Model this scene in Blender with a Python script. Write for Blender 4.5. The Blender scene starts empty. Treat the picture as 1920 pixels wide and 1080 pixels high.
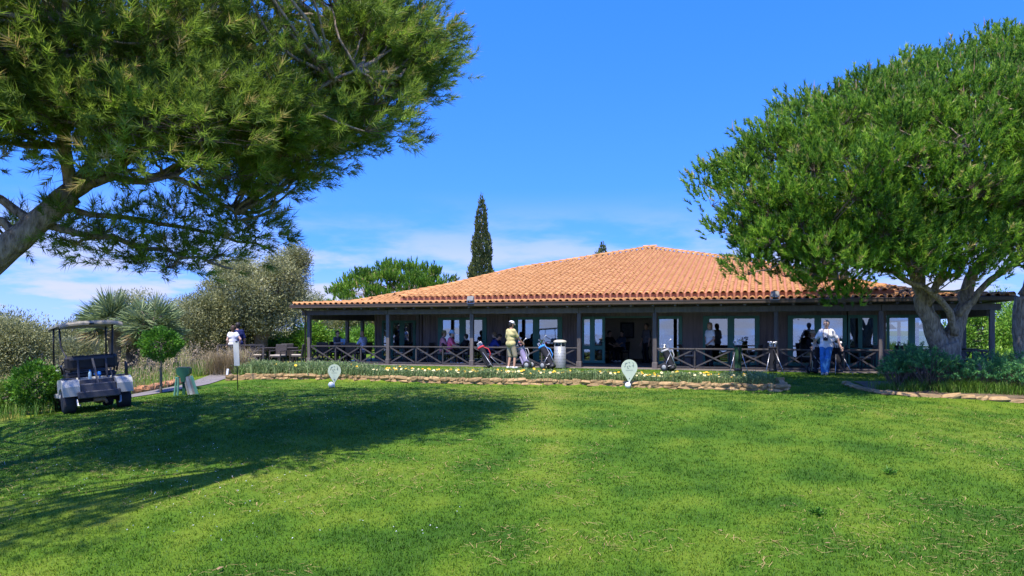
import bpy, math, random
import numpy as np
from mathutils import Vector, Matrix
random.seed(7); RNG = np.random.default_rng(11)
R = math.radians
scene = bpy.context.scene; COL = scene.collection
# ------------------------------------------------------------------ camera
F = 1400.0; HOR = 620.0; EYE = 1.6            # focal length in photo pixels, horizon row, eye height
cam_d = bpy.data.cameras.new('camera'); cam = bpy.data.objects.new('camera', cam_d); COL.objects.link(cam)
cam.location = (0, 0, EYE); cam.rotation_euler = (R(90), 0, 0)
cam_d.sensor_width = 36; cam_d.lens = 36 * F / 1920; cam_d.shift_y = (HOR - 540) / 1920
cam_d.clip_start = 0.05; cam_d.clip_end = 5000
scene.camera = cam
# ------------------------------------------------------------------ sun and sky
SUN_EL = R(64); SUN_AZ = math.atan2(-0.36, -0.93)
to_sun = Vector((math.sin(SUN_AZ) * math.cos(SUN_EL), math.cos(SUN_AZ) * math.cos(SUN_EL), math.sin(SUN_EL)))
sun_d = bpy.data.lights.new('sun', 'SUN'); sun = bpy.data.objects.new('sun', sun_d); COL.objects.link(sun)
sun_d.energy = 2.5; sun_d.angle = R(0.53); sun_d.color = (1.0, 0.94, 0.84)
sun.rotation_euler = (-to_sun).to_track_quat('-Z', 'Y').to_euler(); sun.location = (0, 0, 30)
world = bpy.data.worlds.new('World'); scene.world = world; world.use_nodes = True
wn = world.node_tree.nodes; wl = world.node_tree.links
for n in list(wn): wn.remove(n)
def WN(t, **kw):
    n = wn.new(t)
    for k, v in kw.items(): setattr(n, k, v)
    return n
sky = WN('ShaderNodeTexSky', sky_type='NISHITA', sun_disc=False, sun_elevation=SUN_EL, sun_rotation=SUN_AZ % (2 * math.pi))
sky.air_density = 1.0; sky.dust_density = 0.15; sky.ozone_density = 3.0
hs = WN('ShaderNodeHueSaturation'); hs.inputs['Saturation'].default_value = 1.37; hs.inputs['Hue'].default_value = 0.521; hs.inputs['Value'].default_value = .92
wl.new(sky.outputs[0], hs.inputs['Color'])
tc = WN('ShaderNodeTexCoord'); up_ = WN('ShaderNodeVectorMath', operation='ADD'); up_.inputs[1].default_value = (0, 0, .28); nv_ = WN('ShaderNodeVectorMath', operation='NORMALIZE')
wl.new(tc.outputs['Generated'], up_.inputs[0]); wl.new(up_.outputs[0], nv_.inputs[0]); wl.new(nv_.outputs[0], sky.inputs[0])
sx = WN('ShaderNodeSeparateXYZ'); wl.new(tc.outputs['Generated'], sx.inputs[0])
def WM(op, a, b=None, c=None):
    n = WN('ShaderNodeMath', operation=op)
    for i, v in enumerate((a, b, c)):
        if v is None: continue
        if isinstance(v, (int, float)): n.inputs[i].default_value = v
        else: wl.new(v, n.inputs[i])
    return n.outputs[0]
den = WM('ADD', WM('MAXIMUM', sx.outputs[2], 0.0), 0.16)
cx = WN('ShaderNodeCombineXYZ'); wl.new(WM('DIVIDE', sx.outputs[0], den), cx.inputs[0]); wl.new(WM('DIVIDE', sx.outputs[1], den), cx.inputs[1])
cof = WN('ShaderNodeVectorMath', operation='ADD'); cof.inputs[1].default_value = (2.3, 5.1, 0); wl.new(cx.outputs[0], cof.inputs[0])
cn = WN('ShaderNodeTexNoise'); cn.inputs['Scale'].default_value = 1.15; cn.inputs['Detail'].default_value = 7; cn.inputs['Roughness'].default_value = 0.55
wl.new(cof.outputs[0], cn.inputs['Vector'])
def MR(v, a, b, c=0.0, d=1.0):
    n = WN('ShaderNodeMapRange', interpolation_type='SMOOTHSTEP')
    n.inputs[1].default_value = a; n.inputs[2].default_value = b; n.inputs[3].default_value = c; n.inputs[4].default_value = d
    wl.new(v, n.inputs[0]); return n.outputs[0]
band = MR(sx.outputs[2], 0.05, 0.19, 1.0, 0.0)
cl = WM('MULTIPLY', MR(cn.outputs['Fac'], 0.38, 0.58), band)
cl = WM('MAXIMUM', WM('MULTIPLY', cl, 0.85), MR(sx.outputs[2], -.02, .12, .5, 0.0))
cm = WN('ShaderNodeMix', data_type='RGBA'); wl.new(cl, cm.inputs[0]); wl.new(hs.outputs[0], cm.inputs[6])
cm.inputs[7].default_value = (1.55, 1.58, 1.85, 1)
bg = WN('ShaderNodeBackground'); bg.inputs['Strength'].default_value = 0.15; wl.new(cm.outputs[2], bg.inputs['Color'])
wo = WN('ShaderNodeOutputWorld'); wl.new(bg.outputs[0], wo.inputs[0])
scene.view_settings.view_transform = 'Standard'; scene.view_settings.look = 'None'
scene.view_settings.exposure = 1.78; scene.view_settings.gamma = 1.0; scene.view_settings.use_curve_mapping = False
scene.render.engine = 'CYCLES'
scene.cycles.max_bounces = 8; scene.cycles.transparent_max_bounces = 12
# ------------------------------------------------------------------ helpers
def lin(r, g, b):                                   # photo colour 0..255 -> linear
    f = lambda c: ((c / 255 + 0.055) / 1.055) ** 2.4 if c > 10 else c / 255 / 12.92
    return (f(r), f(g), f(b))
class MB:
    def __init__(s): s.v = []; s.f = []; s.m = []
    def add(s, vs, fs, mi=0):
        o = len(s.v); s.v += [tuple(v) for v in vs]; s.f += [tuple(i + o for i in f) for f in fs]; s.m += [mi] * len(fs); return s
    def box(s, c, d, rot=None, mi=0, b=0.0):        # optionally chamfered box
        x, y, z = (k / 2 for k in d); M = rot or Matrix.Identity(3); c = Vector(c)
        if b <= 0:
            vs = [(i * x, j * y, k * z) for k in (-1, 1) for j in (-1, 1) for i in (-1, 1)]
            fs = [(0, 2, 3, 1), (4, 5, 7, 6), (0, 1, 5, 4), (2, 6, 7, 3), (0, 4, 6, 2), (1, 3, 7, 5)]
        else:
            b = min(b, x * .9, y * .9, z * .9); vs = []; idx = {}
            for k in (-1, 1):
                for j in (-1, 1):
                    for i in (-1, 1):
                        for a in range(3):
                            idx[(i, j, k, a)] = len(vs)
                            p = [i * (x - b), j * (y - b), k * (z - b)]; p[a] = (i * x, j * y, k * z)[a]; vs.append(p)
            fs = []
            I = lambda a, q: idx[q + (a,)]
            for sg in (-1, 1):
                q = [(sg, -1, -1), (sg, 1, -1), (sg, 1, 1), (sg, -1, 1)]; fs.append([I(0, t) for t in q][::sg])
                q = [(-1, sg, -1), (-1, sg, 1), (1, sg, 1), (1, sg, -1)]; fs.append([I(1, t) for t in q][::sg])
                q = [(-1, -1, sg), (1, -1, sg), (1, 1, sg), (-1, 1, sg)]; fs.append([I(2, t) for t in q][::sg])
            for p in (-1, 1):
                for q in (-1, 1):
                    fs.append((I(1, (-1, p, q)), I(2, (-1, p, q)), I(2, (1, p, q)), I(1, (1, p, q))))
                    fs.append((I(0, (p, -1, q)), I(2, (p, -1, q)), I(2, (p, 1, q)), I(0, (p, 1, q))))
                    fs.append((I(0, (p, q, -1)), I(1, (p, q, -1)), I(1, (p, q, 1)), I(0, (p, q, 1))))
            for i in (-1, 1):
                for j in (-1, 1):
                    for k in (-1, 1): fs.append([I(a, (i, j, k)) for a in range(3)])
        return s.add([c + M @ Vector(v) for v in vs], fs, mi)
    def bar(s, p0, p1, w, h, mi=0, b=0.0, up=(0, 0, 1)):   # square bar from p0 to p1
        p0 = Vector(p0); p1 = Vector(p1); y = (p1 - p0); L = y.length; y.normalize(); u = Vector(up)
        if abs(y.dot(u)) > .98: u = Vector((1, 0, 0))
        x = y.cross(u).normalized(); z = x.cross(y)
        return s.box((p0 + p1) / 2, (w, L, h), Matrix((x, y, z)).transposed(), mi, b)
    def tube(s, pts, rad, n=8, mi=0, cap=True):
        pts = [Vector(p) for p in pts]; k = len(pts)
        if isinstance(rad, (int, float)): rad = [rad] * k
        u = None; vs = []; fs = []
        for i, p in enumerate(pts):
            t = (pts[min(i + 1, k - 1)] - pts[max(i - 1, 0)]).normalized()
            if u is None:
                u = t.orthogonal().normalized()
            else:
                u = (u - t * u.dot(t))
                u = u.normalized() if u.length > 1e-6 else t.orthogonal().normalized()
            w = t.cross(u)
            for j in range(n):
                a = 2 * math.pi * j / n; vs.append(p + (u * math.cos(a) + w * math.sin(a)) * rad[i])
        for i in range(k - 1):
            for j in range(n):
                a = i * n + j; b = i * n + (j + 1) % n; fs.append((a, b, b + n, a + n))
        if cap: fs.append(tuple(range(n))[::-1]); fs.append(tuple(range((k - 1) * n, k * n)))
        return s.add(vs, fs, mi)
    def lathe(s, prof, c=(0, 0, 0), n=16, mi=0, axis=None):  # prof: (r, z) along axis
        M = axis or Matrix.Identity(3); c = Vector(c); vs = []; fs = []
        for r, z in prof:
            for j in range(n):
                a = 2 * math.pi * j / n; vs.append(c + M @ Vector((r * math.cos(a), r * math.sin(a), z)))
        for i in range(len(prof) - 1):
            for j in range(n):
                a = i * n + j; b = i * n + (j + 1) % n; fs.append((a, b, b + n, a + n))
        fs.append(tuple(range(n))[::-1]); fs.append(tuple(range((len(prof) - 1) * n, len(prof) * n)))
        return s.add(vs, fs, mi)
    def ball(s, c, r, n=10, mi=0, rot=None):
        if isinstance(r, (int, float)): r = (r, r, r)
        M = rot or Matrix.Identity(3); c = Vector(c); vs = []; fs = []; m = max(4, n // 2)
        for i in range(1, m):
            th = math.pi * i / m
            for j in range(n):
                a = 2 * math.pi * j / n
                vs.append(c + M @ Vector((r[0] * math.sin(th) * math.cos(a), r[1] * math.sin(th) * math.sin(a), -r[2] * math.cos(th))))
        k = len(vs); vs += [c + M @ Vector((0, 0, -r[2])), c + M @ Vector((0, 0, r[2]))]
        for i in range(m - 2):
            for j in range(n):
                a = i * n + j; b = i * n + (j + 1) % n; fs.append((a, b, b + n, a + n))
        for j in range(n):
            fs.append(((j + 1) % n, j, k)); fs.append(((m - 2) * n + j, (m - 2) * n + (j + 1) % n, k + 1))
        return s.add(vs, fs, mi)
    def prism(s, poly, thick, M=None, c=(0, 0, 0), mi=0):   # polygon in local xz, thickness along y
        M = M or Matrix.Identity(3); c = Vector(c); n = len(poly)
        vs = [c + M @ Vector((x, -thick / 2, z)) for x, z in poly] + [c + M @ Vector((x, thick / 2, z)) for x, z in poly]
        fs = [tuple(range(n)), tuple(range(n, 2 * n))[::-1]] + [(i, i + n, (i + 1) % n + n, (i + 1) % n) for i in range(n)]
        return s.add(vs, fs, mi)
    def mesh(s, name, mats, smooth=False):
        me = bpy.data.meshes.new(name); me.from_pydata([tuple(v) for v in s.v], [], s.f)
        for m in (mats if isinstance(mats, (list, tuple)) else [mats]): me.materials.append(m)
        me.polygons.foreach_set('material_index', s.m)
        if smooth: me.polygons.foreach_set('use_smooth', [True] * len(s.f))
        me.update(); return me
    def build(s, name, mats, parent=None, smooth=False, loc=None):
        return place(name, s.mesh(name, mats, smooth), parent, loc)
def place(name, me, parent=None, loc=None, rot=None, scale=None):
    o = bpy.data.objects.new(name, me); COL.objects.link(o)
    if parent: o.parent = parent
    if loc is not None: o.location = loc
    if rot is not None: o.rotation_euler = rot
    if scale is not None: o.scale = scale
    return o
def tag(o, label, cat, group=None):
    o['label'] = label; o['category'] = cat
    if group: o['group'] = group
    return o
def thing(name, label, cat, loc=(0, 0, 0), rz=0, group=None, rot=None):
    o = bpy.data.objects.new(name, None); COL.objects.link(o); o.location = loc; o.rotation_euler = rot or (0, 0, rz)
    o.empty_display_size = .1
    return tag(o, label, cat, group)
def struct(o): o['kind'] = 'structure'; return o
def stuff(o, label=None, cat=None):
    o['kind'] = 'stuff'
    if label: tag(o, label, cat)
    return o
KIDS = {}
def copy_tree(o, label=None, loc=None, rot=None, scale=None):
    c = o.copy(); COL.objects.link(c)
    if label: c['label'] = label
    if loc is not None: c.location = loc
    if rot is not None: c.rotation_euler = rot
    if scale is not None: c.scale = scale
    def rec(a, b):
        for ch in list(a.children):
            d = ch.copy(); COL.objects.link(d); d.parent = b; rec(ch, d)
    rec(o, c); return c
def np_mesh(name, V, faces_n, Fi, mats, attr=None, mi=None, smooth=False):
    # V (n,3); Fi (m, faces_n) indices
    me = bpy.data.meshes.new(name); V = np.asarray(V, np.float32); Fi = np.asarray(Fi, np.int32)
    me.vertices.add(len(V)); me.vertices.foreach_set('co', V.ravel())
    m = len(Fi); me.loops.add(m * faces_n); me.loops.foreach_set('vertex_index', Fi.ravel())
    me.polygons.add(m); me.polygons.foreach_set('loop_start', np.arange(m, dtype=np.int32) * faces_n)
    me.polygons.foreach_set('loop_total', np.full(m, faces_n, np.int32))
    for k in (mats if isinstance(mats, (list, tuple)) else [mats]): me.materials.append(k)
    if mi is not None: me.polygons.foreach_set('material_index', np.asarray(mi, np.int32))
    if smooth: me.polygons.foreach_set('use_smooth', np.ones(m, bool))
    if attr is not None:
        a = me.attributes.new('v', 'FLOAT', 'POINT'); a.data.foreach_set('value', np.asarray(attr, np.float32))
    me.update(calc_edges=True); me.validate(); return me
def vnoise(x, y, s, seed=0):                       # smooth value noise 0..1
    x = np.asarray(x, float) / s; y = np.asarray(y, float) / s
    xi = np.floor(x).astype(np.int64); yi = np.floor(y).astype(np.int64); fx = x - xi; fy = y - yi
    fx = fx * fx * (3 - 2 * fx); fy = fy * fy * (3 - 2 * fy)
    def h(a, b):
        k = (a * 374761393 + b * 668265263 + seed * 974634777) & 0x7fffffff
        k = ((k ^ (k >> 13)) * 1274126177) & 0x7fffffff
        return ((k ^ (k >> 16)) & 0xffff) / 65535.0
    return (h(xi, yi) * (1 - fx) + h(xi + 1, yi) * fx) * (1 - fy) + (h(xi, yi + 1) * (1 - fx) + h(xi + 1, yi + 1) * fx) * fy
def fbm(x, y, s, seed=0, o=4):
    r = 0; a = .5; t = 0
    for i in range(o): r = r + a * vnoise(x, y, s / 2 ** i, seed + i); t += a; a *= .55
    return r / t
def sstep(a, b, x): t = np.clip((x - a) / (b - a), 0, 1); return t * t * (3 - 2 * t)
def P(px, py, Y): return Vector(((px - 960) / F * Y, Y, EYE + (HOR - py) / F * Y))
def rotz(a): return Matrix.Rotation(a, 3, 'Z')
# ------------------------------------------------------------------ materials
def mat(name, col, rough=.7, var=.12, scale=6.0, bump=0.0, bscale=None, metal=0.0, spec=.35, stretch=None, col2=None, coat=0.0, detail=5, bdist=.02):
    m = bpy.data.materials.new(name); m.use_nodes = True; N = m.node_tree.nodes; L = m.node_tree.links; p = N['Principled BSDF']
    p.inputs['Roughness'].default_value = rough; p.inputs['Metallic'].default_value = metal
    p.inputs['Specular IOR Level'].default_value = spec; p.inputs['Coat Weight'].default_value = coat
    t = N.new('ShaderNodeTexCoord'); src = t.outputs['Object']
    if stretch:
        mp = N.new('ShaderNodeMapping'); mp.inputs['Scale'].default_value = stretch; L.new(src, mp.inputs[0]); src = mp.outputs[0]
    n = N.new('ShaderNodeTexNoise'); n.inputs['Scale'].default_value = scale; n.inputs['Detail'].default_value = detail; n.inputs['Roughness'].default_value = .62
    L.new(src, n.inputs['Vector'])
    oi = N.new('ShaderNodeObjectInfo')
    mx = N.new('ShaderNodeMix'); mx.data_type = 'RGBA'
    rm = N.new('ShaderNodeMapRange'); rm.inputs[1].default_value = .3; rm.inputs[2].default_value = .7; L.new(n.outputs['Fac'], rm.inputs[0]); L.new(rm.outputs[0], mx.inputs[0])
    c2 = col2 or tuple(min(1, c * (1 + var)) for c in col)
    c1 = col if col2 else tuple(c * (1 - var) for c in col)
    mx.inputs[6].default_value = (*c1, 1); mx.inputs[7].default_value = (*c2, 1)
    hv = N.new('ShaderNodeHueSaturation'); L.new(mx.outputs[2], hv.inputs['Color'])
    rv = N.new('ShaderNodeMapRange'); rv.inputs[3].default_value = 1 - var * .8; rv.inputs[4].default_value = 1 + var * .8
    L.new(oi.outputs['Random'], rv.inputs[0]); L.new(rv.outputs[0], hv.inputs['Value'])
    L.new(hv.outputs[0], p.inputs['Base Color'])
    if bump:
        b = N.new('ShaderNodeBump'); b.inputs['Strength'].default_value = bump; b.inputs['Distance'].default_value = bdist
        n2 = N.new('ShaderNodeTexNoise'); n2.inputs['Scale'].default_value = bscale or scale * 4; n2.inputs['Detail'].default_value = 6; L.new(src, n2.inputs['Vector'])
        L.new(n2.outputs['Fac'], b.inputs['Height']); L.new(b.outputs[0], p.inputs['Normal'])
    return m
def leafmat(name, stops, trans=.3, rough=.55, spec=.25):   # colour from the per-leaf attribute v
    m = bpy.data.materials.new(name); m.use_nodes = True; N = m.node_tree.nodes; L = m.node_tree.links; p = N['Principled BSDF']
    a = N.new('ShaderNodeAttribute'); a.attribute_name = 'v'
    r = N.new('ShaderNodeValToRGB'); e = r.color_ramp.elements
    while len(e) < len(stops): e.new(.5)
    for i, (pos, c) in enumerate(stops): e[i].position = pos; e[i].color = (*c, 1)
    L.new(a.outputs['Fac'], r.inputs[0]); L.new(r.outputs[0], p.inputs['Base Color'])
    p.inputs['Roughness'].default_value = rough; p.inputs['Specular IOR Level'].default_value = spec
    t = N.new('ShaderNodeBsdfTranslucent'); L.new(r.outputs[0], t.inputs['Color'])
    mx = N.new('ShaderNodeMixShader'); mx.inputs[0].default_value = trans
    L.new(p.outputs[0], mx.inputs[1]); L.new(t.outputs[0], mx.inputs[2]); L.new(mx.outputs[0], N['Material Output'].inputs['Surface'])
    return m
def glassmat(name, refl=.3, tint=(.75, .8, .8), rough=.0):
    m = bpy.data.materials.new(name); m.use_nodes = True; N = m.node_tree.nodes; L = m.node_tree.links
    N.remove(N['Principled BSDF'])
    t = N.new('ShaderNodeBsdfTransparent'); t.inputs[0].default_value = (*tint, 1)
    g = N.new('ShaderNodeBsdfGlossy'); g.inputs['Roughness'].default_value = rough; g.inputs[0].default_value = (.95, .97, 1, 1)
    lw = N.new('ShaderNodeLayerWeight'); lw.inputs[0].default_value = .35
    mr = N.new('ShaderNodeMapRange'); mr.inputs[3].default_value = refl; mr.inputs[4].default_value = 1.0
    L.new(lw.outputs['Fresnel'], mr.inputs[0])
    mx = N.new('ShaderNodeMixShader'); L.new(mr.outputs[0], mx.inputs[0]); L.new(t.outputs[0], mx.inputs[1]); L.new(g.outputs[0], mx.inputs[2])
    L.new(mx.outputs[0], N['Material Output'].inputs['Surface']); return m
M = {}
M['wood'] = mat('dark_stained_wood', (.11, .094, .088), .55, .3, 3, .35, 30, stretch=(4, 4, .5))
M['rail'] = mat('grey_brown_stained_rail', (.055, .049, .048), .5, .25, 5, .3, 30)
M['boards'] = mat('dark_board_cladding', (.21, .155, .135), .6, .35, 2.5, .3, 20, stretch=(5, 5, .4))
M['ceil'] = mat('dark_ceiling_boards', (.10, .085, .078), .65, .3, 3)
M['gutter'] = mat('brown_gutter_paint', (.10, .072, .055), .5, .12, 3)
M['teal'] = mat('faded_teal_joinery_paint', (.075, .22, .165), .5, .15, 4)
M['glass'] = glassmat('window_glass', .19, (.5, .55, .55))
M['tile'] = mat('terracotta_tile', (.42, .205, .078), .8, .3, 9, .3, 40, spec=.2)
M['tile2'] = mat('weathered_terracotta_field', (.40, .19, .072), .85, .2, 1.2, .3, 50, col2=(.50, .265, .11), spec=.2)
M['tilebase'] = mat('terracotta_channel', (.10, .04, .02), .85, .25, 9, .3)
M['fascia'] = mat('terracotta_fascia_render', (.36, .145, .08), .8, .12, 4)
M['porch'] = mat('porch_floor_tiles', (.18, .15, .13), .6, .15, 5)
M['plaster'] = mat('beige_interior_plaster', (.70, .58, .43), .85, .06, 2)
M['stone'] = mat('ochre_sandstone', (.27, .17, .075), .9, .3, 5, .6, 22, col2=(.42, .285, .14), spec=.15)
M['mortar'] = mat('earth_mortar', (.27, .18, .095), .95, .3, 8, .5)
M['redstone'] = mat('red_earth_stone', (.33, .16, .08), .9, .3, 5, .6, 22, spec=.15)
M['soil'] = mat('bed_soil', (.12, .085, .05), .95, .4, 4, .6, 20)
M['path'] = mat('grey_path_concrete', (.17, .15, .14), .9, .18, 3, .3, 30)
M['bark'] = mat('pine_bark', (.11, .08, .056), .9, .3, 9, 1.0, 9, stretch=(1.8, 1.8, .5), col2=(.44, .34, .24), spec=.15, bdist=.08)
M['bark_grey'] = mat('grey_bark', (.13, .11, .085), .9, .35, 5, .9, 18, stretch=(1.6, 1.6, .5), col2=(.24, .2, .15), spec=.15)
M['twig'] = mat('twig_bark', (.10, .07, .05), .9, .3, 6)
M['black'] = mat('black_plastic', (.018, .018, .02), .45, .2, 10)
M['tyre'] = mat('worn_tyre_rubber', (.022, .022, .026), .8, .25, 12, .3, 60)
M['steel'] = mat('brushed_steel', (.62, .62, .62), .3, .08, 10, metal=1.0)
M['alu'] = mat('dull_aluminium', (.5, .5, .52), .42, .1, 8, metal=.85)
M['white'] = mat('white_paint', (.74, .74, .72), .5, .07, 4)
M['cream'] = mat('stained_white_cart_shell', (.44, .43, .39), .38, .14, 3, coat=.2)
M['canopy'] = mat('beige_cart_canopy', (.27, .245, .19), .55, .12, 3)
M['cartdark'] = mat('dark_cart_trim', (.045, .047, .06), .55, .2, 6)
M['seat'] = mat('black_vinyl', (.02, .02, .024), .42, .2, 7)
M['screen'] = glassmat('scratched_windscreen', .05, (.93, .94, .92), .1)
M['green'] = mat('dark_green_plastic', (.015, .07, .04), .45, .15, 6)
M['palegreen'] = mat('faded_green_board', (.10, .26, .19), .6, .2, 4)
M['greyboard'] = mat('weathered_grey_board', (.22, .21, .19), .8, .2, 5, .3)
M['notice'] = mat('weathered_notice_board', (.42, .43, .40), .6, .1, 5)
M['rimgrey'] = mat('grey_wheel_rim', (.30, .30, .30), .5, .1, 5)
M['sign'] = mat('pale_mint_sign_paint', (.44, .50, .37), .5, .05, 3)
M['signink'] = mat('dark_sign_print', (.03, .06, .045), .5, .1, 4)
M['wicker'] = mat('dark_brown_wicker', (.04, .032, .028), .6, .35, 30, .6, 90)
M['cushion'] = mat('beige_cushion', (.42, .36, .28), .85, .08, 5)
M['binshell'] = mat('perforated_grey_steel', (.24, .25, .26), .5, .08, 5, metal=.2)
M['bintop'] = mat('cream_bin_lid', (.50, .46, .36), .45, .05, 5)
M['lampglass'] = mat('yellowed_lamp_glass', (.45, .38, .2), .3, .1, 5)
M['litter'] = mat('dry_pine_needle', (.36, .23, .10), .8, .35, 4)
def cloth(name, c, var=.1): return mat(name, c, .85, var, 9, .25, 40, spec=.15)
SK = {'a': mat('skin_tanned', (.46, .26, .17), .55, .06, 9), 'b': mat('skin_fair', (.56, .36, .27), .55, .06, 9)}
HAIR = {'brown': mat('brown_hair', (.06, .035, .02), .6, .3, 30), 'dark': mat('dark_hair', (.018, .014, .012), .55, .3, 30), 'grey': mat('grey_hair', (.2, .18, .16), .6, .2, 30), 'blond': mat('dark_blond_hair', (.2, .12, .06), .6, .25, 30)}
# ------------------------------------------------------------------ ground
def Yw(x): return 21.7 - 0.335 * (x - 0.6)                 # line of the stone edging wall
def gz(x, y):
    x = np.asarray(x, float); y = np.asarray(y, float); w = y - Yw(x)
    k = sstep(-9.9, -9.2, x) * (1 - sstep(7.2, 7.9, x))
    z = .17 * (k * sstep(0.02, 0.24, w) + (1 - k) * sstep(-1.2, 2.4, w))
    z = z + .10 * np.exp(-((y - 15.6) / 2.2) ** 2 - (x / 7.5) ** 2) - .85 * (np.maximum(16.5 - np.maximum(y, 3), 0) / 12) ** 1.5 - .009 * np.maximum(-3.5 - x, 0) ** 2 * (1 - sstep(11, 15, y)) * (x > -14) - .014 * np.maximum(x - 6, 0) ** 2 * (1 - sstep(15, 18.5, y)) * (x < 30)
    d = np.maximum(-6.9 - x, 0); d = np.where(d < 1, d * d / 2, d - .5)
    z = z - 1.5 * (1 - np.exp(-d * .085 / 1.5)) * (1 - sstep(20.5, 26, y) * sstep(-17, -12.5, x))
    b = np.maximum(-4 - y, 0); z = z - 34 * (1 - np.exp(-b * b / (b + 25) * .16 / 34))
    return z + .035 * (fbm(x, y, 3.5, 5) - .5) * (1 - sstep(24, 30, y))
def gzf(x, y): return float(gz(x, y))
def G(px, py):                                             # photo pixel -> point on the ground
    Y = 18.0
    for _ in range(40): Y = .5 * Y + .5 * (EYE - gzf((px - 960) / F * Y, Y)) * F / (py - HOR)
    return Vector(((px - 960) / F * Y, Y, gzf((px - 960) / F * Y, Y)))
def lawn_v(x, y):
    a = fbm(x, y * .8, 2.6, 21, 4); b = fbm(x, y, .55, 33, 3); c = fbm(x, y, 6.0, 44, 2)
    v = .28 + .5 * (a - .5) + .75 * (b - .5) + .45 * (c - .5)
    v = v + .16 * np.exp(-((x - .35 * (1 + .01 * y) - .1 * y / 6) / .5) ** 2) * sstep(18, 12, y)
    v = v + .22 * sstep(10, 14, x) * sstep(19, 15, y)
    return np.clip(v, 0, .78)
ax = np.concatenate([-np.geomspace(18, 1500, 26)[::-1], np.arange(-17.8, 20, .2), np.geomspace(20.2, 1500, 26)])
ay = np.concatenate([-np.geomspace(4, 400, 30)[::-1], [-1.], np.arange(1, 26, .2), np.arange(26, 70, 1.0), np.geomspace(71, 2500, 24)])
gx, gy = np.meshgrid(ax, ay); Z = gz(gx, gy); nx = len(ax); ny = len(ay)
V = np.stack([gx, gy, Z], -1).reshape(-1, 3)
ii = (np.arange(ny - 1)[:, None] * nx + np.arange(nx - 1)[None]).ravel()
wild = sstep(-9.6, -11.0, gx + .12 * (gy - 15)) + sstep(24.5, 27, gy) * sstep(-9.5, -10.5, gx) + sstep(27, 34, gy - .0 * gx) * 0
gv = np.clip(lawn_v(gx, gy), 0, .78) * (1 - np.clip(wild, 0, 1)) + .95 * np.clip(wild, 0, 1)
LAWN_STOPS = [(0, (0.0357, 0.0922, 0.00739)), (.22, (0.0674, 0.138, 0.00924)), (.45, (0.115, 0.175, 0.0139)), (.65, (0.167, 0.199, 0.0231)), (.8, (0.23, 0.221, 0.0462)), (.93, (0.142, 0.138, 0.03))]
def lawnmat():
    m = leafmat('mown_lawn', LAWN_STOPS, 0.0, .9, .1); N = m.node_tree.nodes; L = m.node_tree.links; p = N['Principled BSDF']
    ramp = [n for n in N if n.type == 'VALTORGB'][0]
    t = N.new('ShaderNodeTexCoord'); n = N.new('ShaderNodeTexNoise'); n.inputs['Scale'].default_value = 26; n.inputs['Detail'].default_value = 6; n.inputs['Roughness'].default_value = .7
    L.new(t.outputs['Object'], n.inputs[0])
    mr = N.new('ShaderNodeMapRange'); mr.inputs[1].default_value = .3; mr.inputs[2].default_value = .7; mr.inputs[3].default_value = .62; mr.inputs[4].default_value = 1.2; L.new(n.outputs['Fac'], mr.inputs[0])
    hv = N.new('ShaderNodeHueSaturation'); L.new(ramp.outputs[0], hv.inputs['Color']); L.new(mr.outputs[0], hv.inputs['Value']); L.new(hv.outputs[0], p.inputs['Base Color'])
    b = N.new('ShaderNodeBump'); b.inputs['Strength'].default_value = .6; b.inputs['Distance'].default_value = .03; L.new(n.outputs['Fac'], b.inputs['Height']); L.new(b.outputs[0], p.inputs['Normal'])
    return m
M['lawn'] = lawnmat()
struct(place('lawn', np_mesh('lawn', V, 4, np.stack([ii, ii + 1, ii + 1 + nx, ii + nx], 1), M['lawn'], gv.ravel(), smooth=True)))
def ribbon(name, pts, wd, lift, m, n=40):                  # a draped strip along a polyline
    pts = np.array(pts, float); seg = np.r_[0, np.cumsum(np.hypot(*np.diff(pts, axis=0).T))]
    t = np.linspace(0, seg[-1], n); c = np.stack([np.interp(t, seg, pts[:, 0]), np.interp(t, seg, pts[:, 1])], 1)
    tg = np.gradient(c, axis=0); tg /= np.linalg.norm(tg, axis=1)[:, None]; nm = np.stack([-tg[:, 1], tg[:, 0]], 1)
    vs = []
    for k in np.linspace(-.5, .5, 6):
        q = c + nm * wd * k; vs.append(np.c_[q, gz(q[:, 0], q[:, 1]) + lift])
    V = np.concatenate(vs); i = (np.arange(5)[:, None] * n + np.arange(n - 1)[None]).ravel()
    return struct(place(name, np_mesh(name, V, 4, np.stack([i, i + 1, i + 1 + n, i + n], 1), m, smooth=True)))
ribbon('path', [(-11.6, 18.9), (-10.7, 21.0), (-9.9, 23.2), (-10.0, 26), (-10.6, 31)], 0.85, .02, M['path'])
xs = np.linspace(-9.0, 7.1, 30)
ribbon('bed_soil', [(x, Yw(x) + .95) for x in xs], 1.6, .02, M['soil'], 60)
ribbon('bed_soil', [(9.3, 19.6), (11, 19.3), (13, 18.9), (17, 18.3)], 2.6, .02, M['soil'], 40)
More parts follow.
